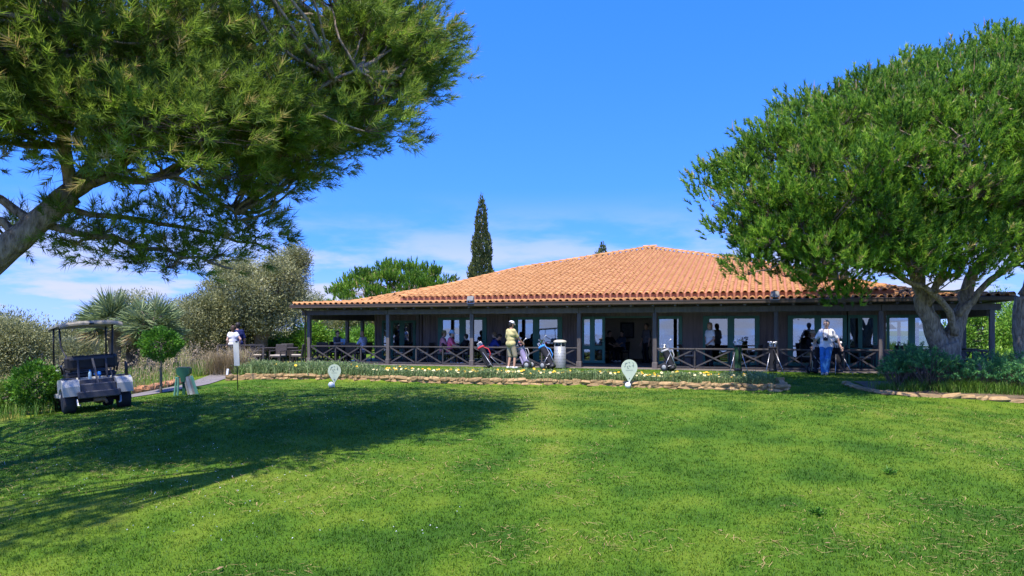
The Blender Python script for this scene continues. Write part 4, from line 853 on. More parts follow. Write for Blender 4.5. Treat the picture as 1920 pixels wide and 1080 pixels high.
# flower bed: individual plants copied from six prototypes
YEL = mat('yellow_petal', (.80, .47, .02), .6, .12, 8); ORG = mat('flower_eye', (.45, .16, .01), .6, .1, 8); PALEF = mat('pale_petal', (.72, .62, .30), .6, .1, 8)
BED = leafmat('bed_foliage', [(0, (.06, .12, .035)), (.45, (.15, .23, .075)), (.75, (.26, .33, .13)), (1, (.42, .42, .24))], .3, .6)
def plant_proto(seed, nf, tall):
    rng = np.random.default_rng(seed); root = thing('flowering_plant', 'low grey-green bedding plant', 'plant', (0, 0, 0), group='bedding plants behind the stone wall')
    n = 230; pos = np.c_[rng.normal(0, .17, n), rng.normal(0, .16, n), np.abs(rng.normal(0, .03, n))]; h = tall * rng.uniform(.35, 1.15, n)
    V, Fi, a = blades(pos, h, .014, rng.uniform(.1, .75, n), .45 + rng.normal(0, .2, n), rng); m = 420; lp = np.c_[rng.normal(0, .17, m), rng.normal(0, .15, m), tall * rng.uniform(.05, 1.0, m)]; lv = leaves(lp, unit(rng.normal(0, .7, (m, 3)) + np.array([0, 0, .5])), rng.uniform(.04, .085, m), .02, .55 + rng.normal(0, .2, m), rng, .1); V, Fi, a = join([(V, Fi, a), lv]); place('foliage', np_mesh('foliage', V, 3, Fi, BED, a), root)
    for i in range(nf):
        x, y = rng.normal(0, .2), rng.normal(-.03, .15); z = tall * rng.uniform(.9, 1.25); mb = MB(); tl = Matrix.Rotation(rng.uniform(.3, .9), 3, 'X') @ rotz(rng.uniform(0, 6))
        mb.tube([(x * .6, y * .6, 0), (x, y, z)], .004, 4, 1)
        for j in range(9):
            A = 2 * math.pi * j / 9; c0 = Vector((x, y, z)); u = tl @ Vector((math.cos(A), math.sin(A), 0)); w = tl @ Vector((-math.sin(A), math.cos(A), 0)); up = tl @ Vector((0, 0, 1))
            mb.add([c0, c0 + u * .026 - w * .012 + up * .004, c0 + u * .044 + up * .008, c0 + u * .026 + w * .012 + up * .004], [(0, 1, 2, 3)], 0)
        mb.ball((x, y, z + .004), (.012, .012, .008), 6, 2); mb.build('flower', [YEL if rng.random() < .85 else PALEF, M['green'], ORG], root)
    return root
protos = [plant_proto(700 + i, nf, tl) for i, (nf, tl) in enumerate([(0, .26), (2, .22), (4, .20), (1, .28), (0, .32), (5, .20)])]
plan = []; xx = -8.8; rr_ = random.Random(5)
while xx < 7.0:
    plan.append((xx, .42 + rr_.uniform(-.05, .12))); 
    if rr_.random() < .9: plan.append((xx + rr_.uniform(-.1, .15), .85 + rr_.uniform(-.12, .15)))
    if rr_.random() < .55 or xx < -4: plan.append((xx + rr_.uniform(-.1, .15), 1.35 + rr_.uniform(-.15, .15)))
    xx += rr_.uniform(.26, .36)
used = set()
for x, dy in plan:
    i = rr_.choice([0, 1, 3, 4, 4, 0]) if x < -4.2 else rr_.choice([0, 1, 2, 2, 3, 5, 5, 0]); y = Yw(x) + dy; loc = (x, y, gzf(x, y) - .01); rot = (0, 0, rr_.uniform(-.6, .6)); sc = rr_.uniform(.85, 1.2) * (1.15 if x < -5 else .92)
    o = protos[i] if i not in used else copy_tree(protos[i]); used.add(i); o.location = loc; o.rotation_euler = rot; o.scale = (sc,) * 3
    fl = any(ch.name.startswith('flower') for ch in o.children)
    o['label'] = ('low plant with yellow daisy flowers in the stone edged bed' if fl else 'low flowerless grey-green plant in the stone edged bed')
    o['group'] = 'yellow flowering bed plants' if fl else 'flowerless bed plants'
# ------------------------------------------------------------------ people: bodies as one continuous distance-field surface
def surface_net(fn, lo, hi, h):
    lo = np.array(lo, float); n = np.ceil((np.array(hi) - lo) / h).astype(int) + 1
    g = np.stack(np.meshgrid(*[lo[i] + h * np.arange(n[i]) for i in range(3)], indexing='ij'), -1)
    D = fn(g.reshape(-1, 3)).reshape(n); ins = D < 0
    cnt = np.zeros(n - 1); acc = np.zeros((*(n - 1), 3)); quads = []
    for a in range(3):
        s0 = [slice(None)] * 3; s1 = [slice(None)] * 3; s0[a] = slice(0, -1); s1[a] = slice(1, None)
        A, B = D[tuple(s0)], D[tuple(s1)]; e = np.argwhere((A < 0) != (B < 0)); da = A[tuple(e.T)]; db = B[tuple(e.T)]
        p = e.astype(float); p[:, a] += da / (da - db); b, c = (a + 1) % 3, (a + 2) % 3; cells = []
        for ob, oc in ((0, 0), (-1, 0), (-1, -1), (0, -1)):
            q = e.copy(); q[:, b] += ob; q[:, c] += oc; cells.append(q)
        ok = np.ones(len(e), bool)
        for q in cells: ok &= np.all((q >= 0) & (q < n - 1), axis=1)
        for q in cells: np.add.at(cnt, tuple(q[ok].T), 1); np.add.at(acc, tuple(q[ok].T), p[ok])
        qq = np.stack([q[ok] for q in cells], 1); fl = da[ok] > 0; qq[fl] = qq[fl][:, ::-1]; quads.append(qq)
    idx = -np.ones(n - 1, int); m = cnt > 0; idx[m] = np.arange(m.sum()); V = lo + h * acc[m] / cnt[m][:, None]
    Q = np.concatenate(quads); return V, idx[Q[..., 0], Q[..., 1], Q[..., 2]]
def sdf(caps, k=.03):
    def fn(p):
        d = None
        for a, b, ra, rb in caps:
            a = np.array(a); b = np.array(b); ab = b - a; L = max(ab @ ab, 1e-9); t = np.clip(((p - a) @ ab) / L, 0, 1)
            e = np.linalg.norm(p - a - t[:, None] * ab, axis=1) - (ra + (rb - ra) * t)
            if d is None: d = e
            else: h = np.clip(.5 + .5 * (e - d) / k, 0, 1); d = d * h + e * (1 - h) - k * h * (1 - h)
        return d
    return fn
def caps_mesh(name, caps, m, parent, h=.018, k=.03, grow=0.0, cut=None, extra=None):
    caps = [(np.array(a, float), np.array(b, float), ra + grow, rb + grow) for a, b, ra, rb in caps]
    P_ = np.array([c[i] for c in caps for i in (0, 1)]); rr = max(max(c[2], c[3]) for c in caps) + .04
    f0 = sdf(caps, k); f = (lambda p: np.maximum(f0(p), cut(p))) if cut else f0
    V, Q = surface_net(f, P_.min(0) - rr, P_.max(0) + rr, h)
    mats = [m] if not isinstance(m, list) else m; mi = np.zeros(len(Q), int)
    me = bpy.data.meshes.new(name); vs = [tuple(v) for v in V]; fs = [tuple(int(i) for i in q) for q in Q]; ml = [0] * len(fs)
    if extra: o = len(vs); vs += [tuple(v) for v in extra.v]; fs += [tuple(i + o for i in g) for g in extra.f]; ml += extra.m
    me.from_pydata(vs, [], fs)
    for q in mats: me.materials.append(q)
    me.polygons.foreach_set('material_index', ml); me.polygons.foreach_set('use_smooth', [True] * len(fs)); me.update()
    return place(name, me, parent)
def ik(a, b, l1, l2, pole):                                   # elbow / knee position
    a = np.array(a, float); b = np.array(b, float); d = b - a; L = np.linalg.norm(d); u = d / L
    if L > (l1 + l2) * .995: b = a + u * (l1 + l2) * .995; L = (l1 + l2) * .995
    x = (l1 * l1 - l2 * l2 + L * L) / (2 * L); hgt = math.sqrt(max(l1 * l1 - x * x, 0)); p = np.array(pole, float); p = p - u * (p @ u); p /= np.linalg.norm(p)
    return a + u * x + p * hgt, b
EYEM = mat('eye_dark', (.03, .025, .02), .3, .1, 5); LIPM = mat('lip', (.36, .15, .12), .5, .1, 5)
def person(label, loc, rz, H_=1.74, pelvis=(0, 0, .93), lean=0.0, side=0.0, feet=((-.11, 0, .08), (.11, .0, .08)), hands=((-.28, .08, .85), (.28, .08, .85)), skin='a', hair='dark', hairlen=0, hat=None,
           top=None, sleeve=.75, bottom=None, leg=1.0, shoe=None, yaw=0.0, nod=0.0, slim=1.0, h=.021, elbow=((-.6, -.7, -.2), (.6, -.7, -.2)), toe=((-.05, 1), (.05, 1)), knee=((-.1, 1, .1), (.1, 1, .1)), glasses=False, group='people around the clubhouse'):
    """faces local +y; sizes for a 1.74 m figure, scaled afterwards"""
    root = thing('person', label, 'person', loc, rz, group); root.scale = (H_ / 1.74,) * 3
    pv = np.array(pelvis); up = np.array([math.sin(side), math.sin(lean), math.cos(lean) * math.cos(side)]); up /= np.linalg.norm(up); rt = np.array([1., 0, 0]); rt = rt - up * (rt @ up); rt /= np.linalg.norm(rt); fw = np.cross(up, rt)
    T = lambda x, y, z: pv + rt * x * slim + fw * y + up * z
    tors = [(T(-.085, -.01, 0), T(.085, -.01, 0), .115, .115), (T(-.065, .0, .17), T(.065, .0, .17), .105, .105), (T(-.095, 0, .35), T(.095, 0, .35), .115, .115), (T(-.14, -.01, .475), T(.14, -.01, .475), .068, .068), (T(0, 0, 0), T(0, 0, .42), .12, .12)]
    hc = T(0, .02, .70); hd = rotz(yaw); hf = np.array(hd @ Vector(fw)); hr = np.array(hd @ Vector(rt)); hu = up * math.cos(nod) + hf * math.sin(nod); hf = hf * math.cos(nod) - up * math.sin(nod)
    HD_ = lambda x, y, z: hc + hr * x + hf * y + hu * z
    head = [(T(0, -.01, .50), HD_(0, -.02, -.06), .058, .055), (HD_(0, -.02, .045), HD_(0, -.005, .03), .086, .086), (HD_(0, .0, .0), HD_(0, .02, -.045), .078, .058), (HD_(0, .045, -.065), HD_(0, .05, -.075), .042, .036), (HD_(0, .085, .005), HD_(0, .10, -.022), .011, .017),
            (HD_(-.083, -.01, .01), HD_(-.083, -.012, -.025), .014, .012), (HD_(.083, -.01, .01), HD_(.083, -.012, -.025), .014, .012)]
    arms = []; legs = []; fore = []; foot = []; ex = MB(); shl = []; up_arm = []
    for i, sx in enumerate((-1, 1)):
        sh = T(sx * .175, -.01, .465); el, hnd = ik(sh, hands[i], .285, .255, elbow[i]); d = hnd - el; d /= np.linalg.norm(d); pal = hnd + d * .085
        up_arm.append((sh, el, .052, .042)); fore.append((el, hnd, .041, .028)); fore.append((hnd, pal, .03, .034))
        sd = np.cross(d, up); sd = sd / max(np.linalg.norm(sd), 1e-6) * .0; w = np.cross(d, fw); w /= max(np.linalg.norm(w), 1e-6); nn = np.cross(w, d)
        for j, (off, ln) in enumerate(((-.028, .068), (-.0095, .08), (.0095, .075), (.028, .058))):
            a = pal + w * off + d * .01; b = a + d * ln * .5 + nn * .008; c = b + (d * .7 + nn * .6) * ln * .5; ex.tube([a, b, c], [.0095, .009, .0065], 5, 0)
        th = hnd + d * .03 + w * .03 * sx; ex.tube([th, th + d * .035 + w * .028 * sx + nn * .01, th + d * .065 + w * .03 * sx + nn * .02], [.012, .0105, .008], 5, 0)
        hp = T(sx * .095, 0, -.02); kn, an = ik(hp, feet[i], .43, .415, knee[i]); legs.append([(hp, kn, .088, .06), (kn, an, .06, .04)])
        td = np.array([toe[i][0], toe[i][1], 0.]); td /= np.linalg.norm(td); foot += [(an + np.array([0, 0, -.035]) - td * .04, an + td * .13 + np.array([0, 0, -.045]), .042, .034)]
    for e in (-1, 1): ex.ball(HD_(e * .032, .079, .012), (.013, .008, .008), 6, 1)
    ex.ball(HD_(0, .083, -.058), (.024, .006, .006), 6, 2)
    body = tors + head + up_arm + fore + [c for l in legs for c in l] + foot
    bo = caps_mesh('body', body, [SK[skin], EYEM, LIPM], root, h, .028, 0, extra=ex)
    if top:
        sl = []
        for (a, b, ra, rb), (f0, f1, r0, r1) in zip(up_arm, fore[::2]):
            if sleeve <= 1: sl.append((a, a + (b - a) * sleeve, ra + .012, ra * (1 - sleeve) + rb * sleeve + .02))
            else: sl += [(a, b, ra + .008, rb + .01), (b, b + (f1 - f0) * (sleeve - 1), r0 + .008, r1 + .012)]
        hem = T(0, 0, -.09); nk = T(0, 0, .535)
        cut = lambda p: np.maximum(-(p - hem) @ up, np.where(np.linalg.norm((p - nk) - ((p - nk) @ up)[:, None] * up, axis=1) < .11, (p - nk) @ up, -1))
        caps_mesh('shirt', [(a, b, ra + .016, rb + .016) for a, b, ra, rb in tors] + sl, top, root, h, .03, .0, cut)
    if bottom:
        lc = [tors[0], (T(0, 0, 0), T(0, 0, .07), .125, .12)]
        for l in legs:
            if leg <= .5: a, b, ra, rb = l[0]; q = leg * 2; lc.append((a, a + (b - a) * q, ra + .004, ra * (1 - q) + rb * q + .02))
            else:
                lc.append(l[0]); a, b, ra, rb = l[1]; q = leg * 2 - 1; lc.append((a, a + (b - a) * q, ra, ra * (1 - q) + rb * q + .012))
        wz = T(0, 0, .09); caps_mesh('trousers' if leg > .55 else 'shorts', lc, bottom, root, h, .03, .012, lambda p: (p - wz) @ up)
    caps_mesh('shoes', foot, shoe or M['white'], root, h, .02, .008)
    if hair:
        hcps = [(HD_(0, -.03, .05), HD_(0, -.012, .055), .094, .09), (HD_(0, -.045, .0), HD_(0, -.05, -.03), .078, .07)]
        if hairlen: hcps += [(HD_(0, -.05, -.03), HD_(0, -.075, -.05 - hairlen), .07, .04)]
        fp = HD_(0, .055, .03)
        caps_mesh('hair', hcps, HAIR[hair], root, h, .03, 0.004, lambda p: np.minimum((p - HD_(0, .045, 0)) @ hf, -1 + 2 * (((p - hc) @ hu) < .075)))
    if hat:
        kind, hm, bm = hat; A = Matrix((Vector(hr), Vector(hf), Vector(hu))).transposed(); mb = MB()
        if kind == 'cap':
            mb.lathe([(.105, 0), (.106, .03), (.098, .07), (.07, .10), (.03, .115), (.005, .118)], HD_(0, -.015, .045), 18, 0, A); co = mb.build('cap', hm, root, True)
            br = MB(); n = 9; vs = []
            for z in (.0, .008):
                for j in range(n): a_ = math.pi * j / (n - 1); vs.append(HD_(.095 * math.cos(a_), .055 + .11 * math.sin(a_), .048 - .022 * math.sin(a_) + z))
            br.add(vs, [tuple(range(n))[::-1], tuple(range(n, 2 * n))] + [(j, j + 1, j + 1 + n, j + n) for j in range(n - 1)] + [(n - 1, 0, n, 2 * n - 1)]); br.build('brim', bm, co, True)
        else:
            mb.lathe([(.165, -.02), (.158, -.012), (.11, .03), (.102, .10), (.09, .125), (.01, .13)], HD_(0, -.01, .05), 20, 0, A); mb.build('bucket_hat', hm, root, True)
    if glasses:
        MB().box(HD_(-.033, .098, .012), (.05, .012, .034), Matrix((Vector(hr), Vector(hf), Vector(hu))).transposed()).box(HD_(.033, .098, .012), (.05, .012, .034), Matrix((Vector(hr), Vector(hf), Vector(hu))).transposed()).bar(HD_(-.085, .0, .015), HD_(-.058, .1, .015), .006, .008).bar(HD_(.085, .0, .015), HD_(.058, .1, .015), .006, .008).build('sunglasses', M['black'], root)
    root['joints'] = 0; del root['joints']
    return root, T, HD_
def hp(px, t, z=FL): s = S(px, t); return H(s, t, z)
def face(dx, dy): return math.atan2(-dx, dy)
W_ = cloth('white_cotton', (.72, .70, .70)); NAVY = cloth('navy_cotton', (.018, .025, .09)); PINK = cloth('pink_cotton', (.78, .13, .22)); YELLOW = cloth('pale_yellow_polo', (.55, .47, .21)); KHAKI = cloth('khaki_cotton', (.33, .28, .19)); JEANS = cloth('blue_denim', (.05, .19, .45), .25); BLACKC = cloth('black_cloth', (.015, .015, .018)); LBLUE = cloth('light_blue_cotton', (.35, .55, .80)); LAV = cloth('lavender_white_cotton', (.60, .58, .72)); GREYC = cloth('grey_cloth', (.12, .12, .14)); OLV = cloth('olive_cotton', (.22, .19, .09)); DKBLUE = cloth('royal_navy_cotton', (.02, .035, .17)); CAPG = cloth('cap_dark_band', (.10, .09, .07)); BEIGES = cloth('beige_shoe', (.42, .37, .30)); ROSE = cloth('rose_check', (.50, .20, .22))
TC = HA  # house-aligned rotation
# golfer in yellow polo, back half turned to the camera
p = H(*HT(958, 28.1)); p.z = gzf(p.x, p.y)
person('golfer in pale yellow polo, khaki shorts and white cap standing on the grass', p, face(.78, .62), 1.76, lean=.02, feet=((-.12, -.02, .08), (.13, .05, .08)), hands=((-.16, .26, 1.12), (.22, .34, .98)), top=YELLOW, sleeve=.85, bottom=KHAKI, leg=.5, shoe=W_, hair='dark', hat=('cap', W_, W_), skin='a', slim=1.12, nod=.22, h=.016, elbow=((-.6, -.5, -.6), (.6, -.5, -.6)))
# photographer leaning on the rail
p = H(*HT(1549, 24.45)); p.z = gzf(p.x, p.y); pr = face(-.52, -.86)
_, T, HDp = person('man in white tee and blue jeans leaning back on the railing', p, pr, 1.80, pelvis=(0, -.02, .90), lean=-.05, feet=((-.04, .16, .08), (.06, .2, .08)), hands=((-.44, -.2, .80), (.44, -.2, .80)), top=W_, sleeve=.8, bottom=JEANS, leg=.97, shoe=BEIGES, hair='grey', skin='b', h=.016, elbow=((-.9, -.3, 0), (.9, -.3, 0)))
cr = thing('camera', 'black camera hanging on a brown neck strap at the photographer\'s chest', 'camera', p, pr); cr.scale = (1.80 / 1.74,) * 3
b_ = MB().box(T(0, .165, .22), (.135, .06, .09), b=.012); b_.box(T(0, .165, .272), (.05, .05, .03), b=.008); b_.build('camera_body', M['black'], cr)
MB().lathe([(.036, 0), (.036, .05), (.04, .055), (.04, .075), (.03, .076)], T(0, .19, .215), 12, 0, Matrix.Rotation(R(-90), 3, 'X')).build('lens', M['black'], cr, True)
mb = MB()
for sx in (-1, 1): mb.tube([T(sx * .068, .165, .25), T(sx * .075, .155, .38), T(sx * .075, .10, .50), T(sx * .065, .02, .545), T(sx * .045, -.055, .555)], .010, 5)
mb.build('strap', cloth('brown_strap', (.12, .06, .05)), cr, True)
# woman in white blouse behind the rail
_, Tw, _ = person('woman in white blouse with hand on hip standing behind the railing', hp(1331, 1.75), face(-.85, -.45), 1.68, hands=((-.2, .22, .98), (.27, -.06, .92)), top=W_, sleeve=.5, bottom=BLACKC, leg=.95, shoe=BLACKC, hair='blond', hairlen=.16, skin='a', slim=.9, elbow=((-.6, -.6, -.3), (1, -.4, .1)), nod=.12)
# couple strolling at the left
b = gb(437, 30.3, 0); person('woman with brown curls and white top strolling beside the navy shirted man', b, face(-.45, .9), 1.62, hands=((-.22, .12, .9), (.26, .06, .95)), top=W_, sleeve=.3, bottom=KHAKI, leg=.45, hair='brown', hairlen=.12, skin='b', slim=.9, feet=((-.08, .12, .08), (.1, -.1, .10)))
b = gb(446, 30.9, 0); person('man in navy shirt walking close behind the curly haired woman', b, face(-.5, .85), 1.74, hands=((-.34, .2, .98), (.28, .05, .88)), top=NAVY, sleeve=.9, bottom=GREYC, leg=.5, hair='dark', skin='a', feet=((-.1, -.12, .10), (.1, .14, .08)))
# seated figures: pelvis on a 0.46 m seat
def sitter(label, px, t, rz, **kw):
    kw.setdefault('hands', ((-.16, .42, .74), (.16, .42, .74))); kw.setdefault('feet', ((-.11, .44, .08), (.11, .44, .08))); kw.setdefault('h', .024)
    return person(label, hp(px, t), rz, kw.pop('H_', 1.72), pelvis=(0, 0, .58), **kw)
fl_ = lambda a: HA + a
sitter('woman in sunglasses seated left holding a pale blue sheet', 633, 2.6, fl_(-1.9), top=GREYC, sleeve=.8, bottom=BLACKC, hair='dark', hairlen=.05, skin='b', glasses=True, hands=((-.14, .36, .86), (.14, .36, .86)), shoe=BLACKC)
sitter('bald man in lavender shirt seated at the left verandah table', 683, 2.5, fl_(1.5), top=LAV, sleeve=.85, bottom=BLACKC, leg=.5, hair=None, skin='a', lean=.15)
sitter('guest in pink top and light blue bucket hat seated at the rail', 843, 1.55, fl_(-1.35), top=PINK, sleeve=.85, bottom=BLACKC, hair='dark', hat=('bucket', LBLUE, None), skin='b', lean=.12)
sitter('guest in rose shirt and olive cap seated left of the bucket hat', 829, 1.75, fl_(-1.2), top=ROSE, sleeve=.85, bottom=KHAKI, hair='brown', hat=('cap', OLV, OLV), skin='a', lean=.1)
sitter('dark haired youth seated facing the bucket hat guest', 874, 1.9, fl_(1.4), top=BLACKC, sleeve=.9, bottom=BLACKC, leg=.45, hair='dark', skin='b', H_=1.55)
sitter('man in royal navy shirt hunched over the table behind the red golf bag', 917, 1.5, fl_(-1.2), top=DKBLUE, sleeve=.9, bottom=BLACKC, hair='brown', skin='a', lean=.62, hands=((-.1, .62, .76), (.16, .62, .76)), nod=.1)
sitter('guest in navy leaning beside the hunched man at that table', 937, 2.1, fl_(1.3), top=NAVY, sleeve=.9, bottom=BLACKC, hair='blond', skin='b', lean=.4, hands=((-.1, .55, .76), (.16, .55, .76)))
sitter('man in black shirt and khaki shorts seated by the photographer', 1520, 2.2, fl_(-2.3), top=BLACKC, sleeve=.9, bottom=OLV, leg=.45, hair='dark', hat=('cap', BEIGES, BEIGES), skin='a', lean=.1)
person('figure in dark clothes standing inside by the right doorway jamb', hp(1212, 5.4), fl_(2.4), 1.7, top=GREYC, sleeve=.9, bottom=BLACKC, leg=.95, shoe=BLACKC, hair='brown', skin='a', h=.026)
sitter('guest in blue grey shirt seated inside below the picture', 1166, 7.4, fl_(2.6), top=cloth('slate_blue_shirt', (.10, .15, .25)), sleeve=.9, bottom=BLACKC, hair='dark', skin='b', h=.026)
sitter('guest in black seated inside by the left doorway jamb', 1143, 6.0, fl_(-2.2), top=BLACKC, sleeve=.9, bottom=BLACKC, hair='dark', skin='b', h=.026)
sh = MB().box((0, 0, .12), (.21, .004, .28), Matrix.Rotation(.35, 3, 'X')).build('paper_sheet', LBLUE, None, False, hp(643, 2.45, .98)); sh.rotation_euler = (0, 0, fl_(.5)); tag(sh, 'pale blue sheet held up by the woman in sunglasses', 'sheet')
# ------------------------------------------------------------------ furniture
def chair_proto():
    c = thing('wicker_chair', 'x', 'chair', (0, 0, 0), group='wicker chairs on the terrace')
    MB().box((0, 0, .40), (.50, .50, .06), b=.015).build('seat', M['wicker'], c); MB().box((0, .01, .455), (.45, .44, .05), b=.02).build('cushion', M['cushion'], c)
    MB().box((0, -.25, .64), (.50, .05, .50), Matrix.Rotation(R(8), 3, 'X'), b=.015).build('backrest', M['wicker'], c)
    for x in (-.22, .22):
        for y in (-.22, .22): MB().bar((x, y, 0), (x, y, .38), .045, .045, b=.005).build('leg', M['wicker'], c)
        MB().bar((x * 1.08, -.24, .64), (x * 1.08, .22, .62), .05, .035, b=.008).bar((x * 1.08, .20, .40), (x * 1.08, .20, .62), .04, .04).build('armrest', M['wicker'], c)
    return c
def table_proto(w=.8, d=.8):
    c = thing('terrace_table', 'x', 'table', (0, 0, 0), group='dark square tables on the terrace')
    MB().box((0, 0, .725), (w, d, .035), b=.008).build('table_top', M['wicker'], c)
    MB().box((0, 0, .68), (w - .12, d - .12, .06)).build('apron', M['wicker'], c)
    for x in (-1, 1):
        for y in (-1, 1): MB().bar((x * (w / 2 - .06), y * (d / 2 - .06), 0), (x * (w / 2 - .06), y * (d / 2 - .06), .7), .05, .05, b=.005).build('leg', M['wicker'], c)
    return c
cp = chair_proto(); tp = table_proto(); first = {}
def put(proto, label, loc, rz):
    o = proto if proto.name not in first else copy_tree(proto); first[proto.name] = 1
    o.location = loc; o.rotation_euler = (0, 0, rz); o['label'] = label; return o
for px, t, rz, lab in [(633, 2.6, -1.9, 'wicker chair under the woman in sunglasses'), (683, 2.5, 1.5, 'wicker chair under the bald man'), (605, 1.7, .5, 'empty wicker chair inside the left corner post'), (662, 1.25, .1, 'wicker chair seen from behind in the leftmost bay'), (843, 1.55, -1.35, 'wicker chair under the bucket hat guest'), (829, 1.85, -1.2, 'wicker chair under the olive cap guest'), (874, 1.9, 1.4, 'wicker chair under the dark haired youth'), (917, 1.5, -1.2, 'wicker chair under the hunched man in navy'), (937, 2.1, 1.3, 'wicker chair under the guest leaning in navy'),
                       (752, 1.7, -1.3, 'empty chair at the table right of the second post'), (800, 2.1, 1.4, 'empty chair facing the second post table'), (1290, 1.6, -1.2, 'empty chair with pale cushion right of the entrance'), (1412, 1.7, 1.3, 'empty chair behind the tripod golf bags'), (1520, 2.2, -2.3, 'wicker chair under the man in khaki shorts'), (1572, 2.3, 1.4, 'empty chair behind the photographer'), (1625, 1.7, 1.2, 'empty chair with pale cushion left of the last rail post'), (1700, 1.8, -1.2, 'empty chair behind the bed shrubs'), (1166, 7.4, 2.6, 'chair under the guest below the picture'), (1143, 6.0, -2.2, 'chair under the guest in black inside')]:
    put(cp, lab, hp(px, t), fl_(rz))
for px, t, rz, lab in [(660, 2.6, .1, 'dark table between the two left verandah guests'), (776, 1.9, .05, 'empty dark table in the second bay'), (858, 1.9, .1, 'dark table between the pink guest and the youth'), (929, 1.9, .1, 'dark table beneath the hunched man'), (1350, 2.1, .05, 'dark table beside the woman in the white blouse'), (1545, 2.7, .1, 'dark table behind the photographer'), (1600, 2.1, .05, 'dark table in the bay before the last post'), (1735, 2.0, .05, 'dark table behind the pine trunk')]:
    put(tp, lab, hp(px, t), fl_(rz))
for px, Y, rz, lab in [(521, 29.5, 2.9, 'square backed wicker chair facing away on the open terrace'), (486, 30.2, -1.6, 'wicker chair with pale cushion left on the open terrace'), (556, 30.0, 1.7, 'wicker chair nearest the verandah corner post outdoors'), (540, 31.5, .2, 'far wicker chair behind the outdoor tables')]:
    put(cp, lab, gb(px, Y, 0), rz)
for px, Y, lab in [(503, 30.6, 'outdoor table beside the square backed chair'), (540, 30.6, 'outdoor table near the verandah corner post')]: put(tp, lab, gb(px, Y, 0), .2)
# crossed wooden fence by the couple
fe = thing('terrace_fence', 'dark crossed timber fence section beside the strolling couple', 'fence', gb(445, 29.6, 0), .12)
MB().bar((-.75, 0, .86), (1.0, 0, .86), .09, .05).build('top_rail', M['rail'], fe)
for a, b_ in ((-.7, .1), (.15, .95)):
    MB().bar((a, 0, .1), (b_, 0, .82), .035, .05).build('brace', M['rail'], fe); MB().bar((a, .04, .82), (b_, .04, .1), .035, .05).build('brace', M['rail'], fe)
for x in (-.75, .12, 1.0): MB().bar((x, 0, 0), (x, 0, .84), .07, .07).build('fence_post', M['rail'], fe)
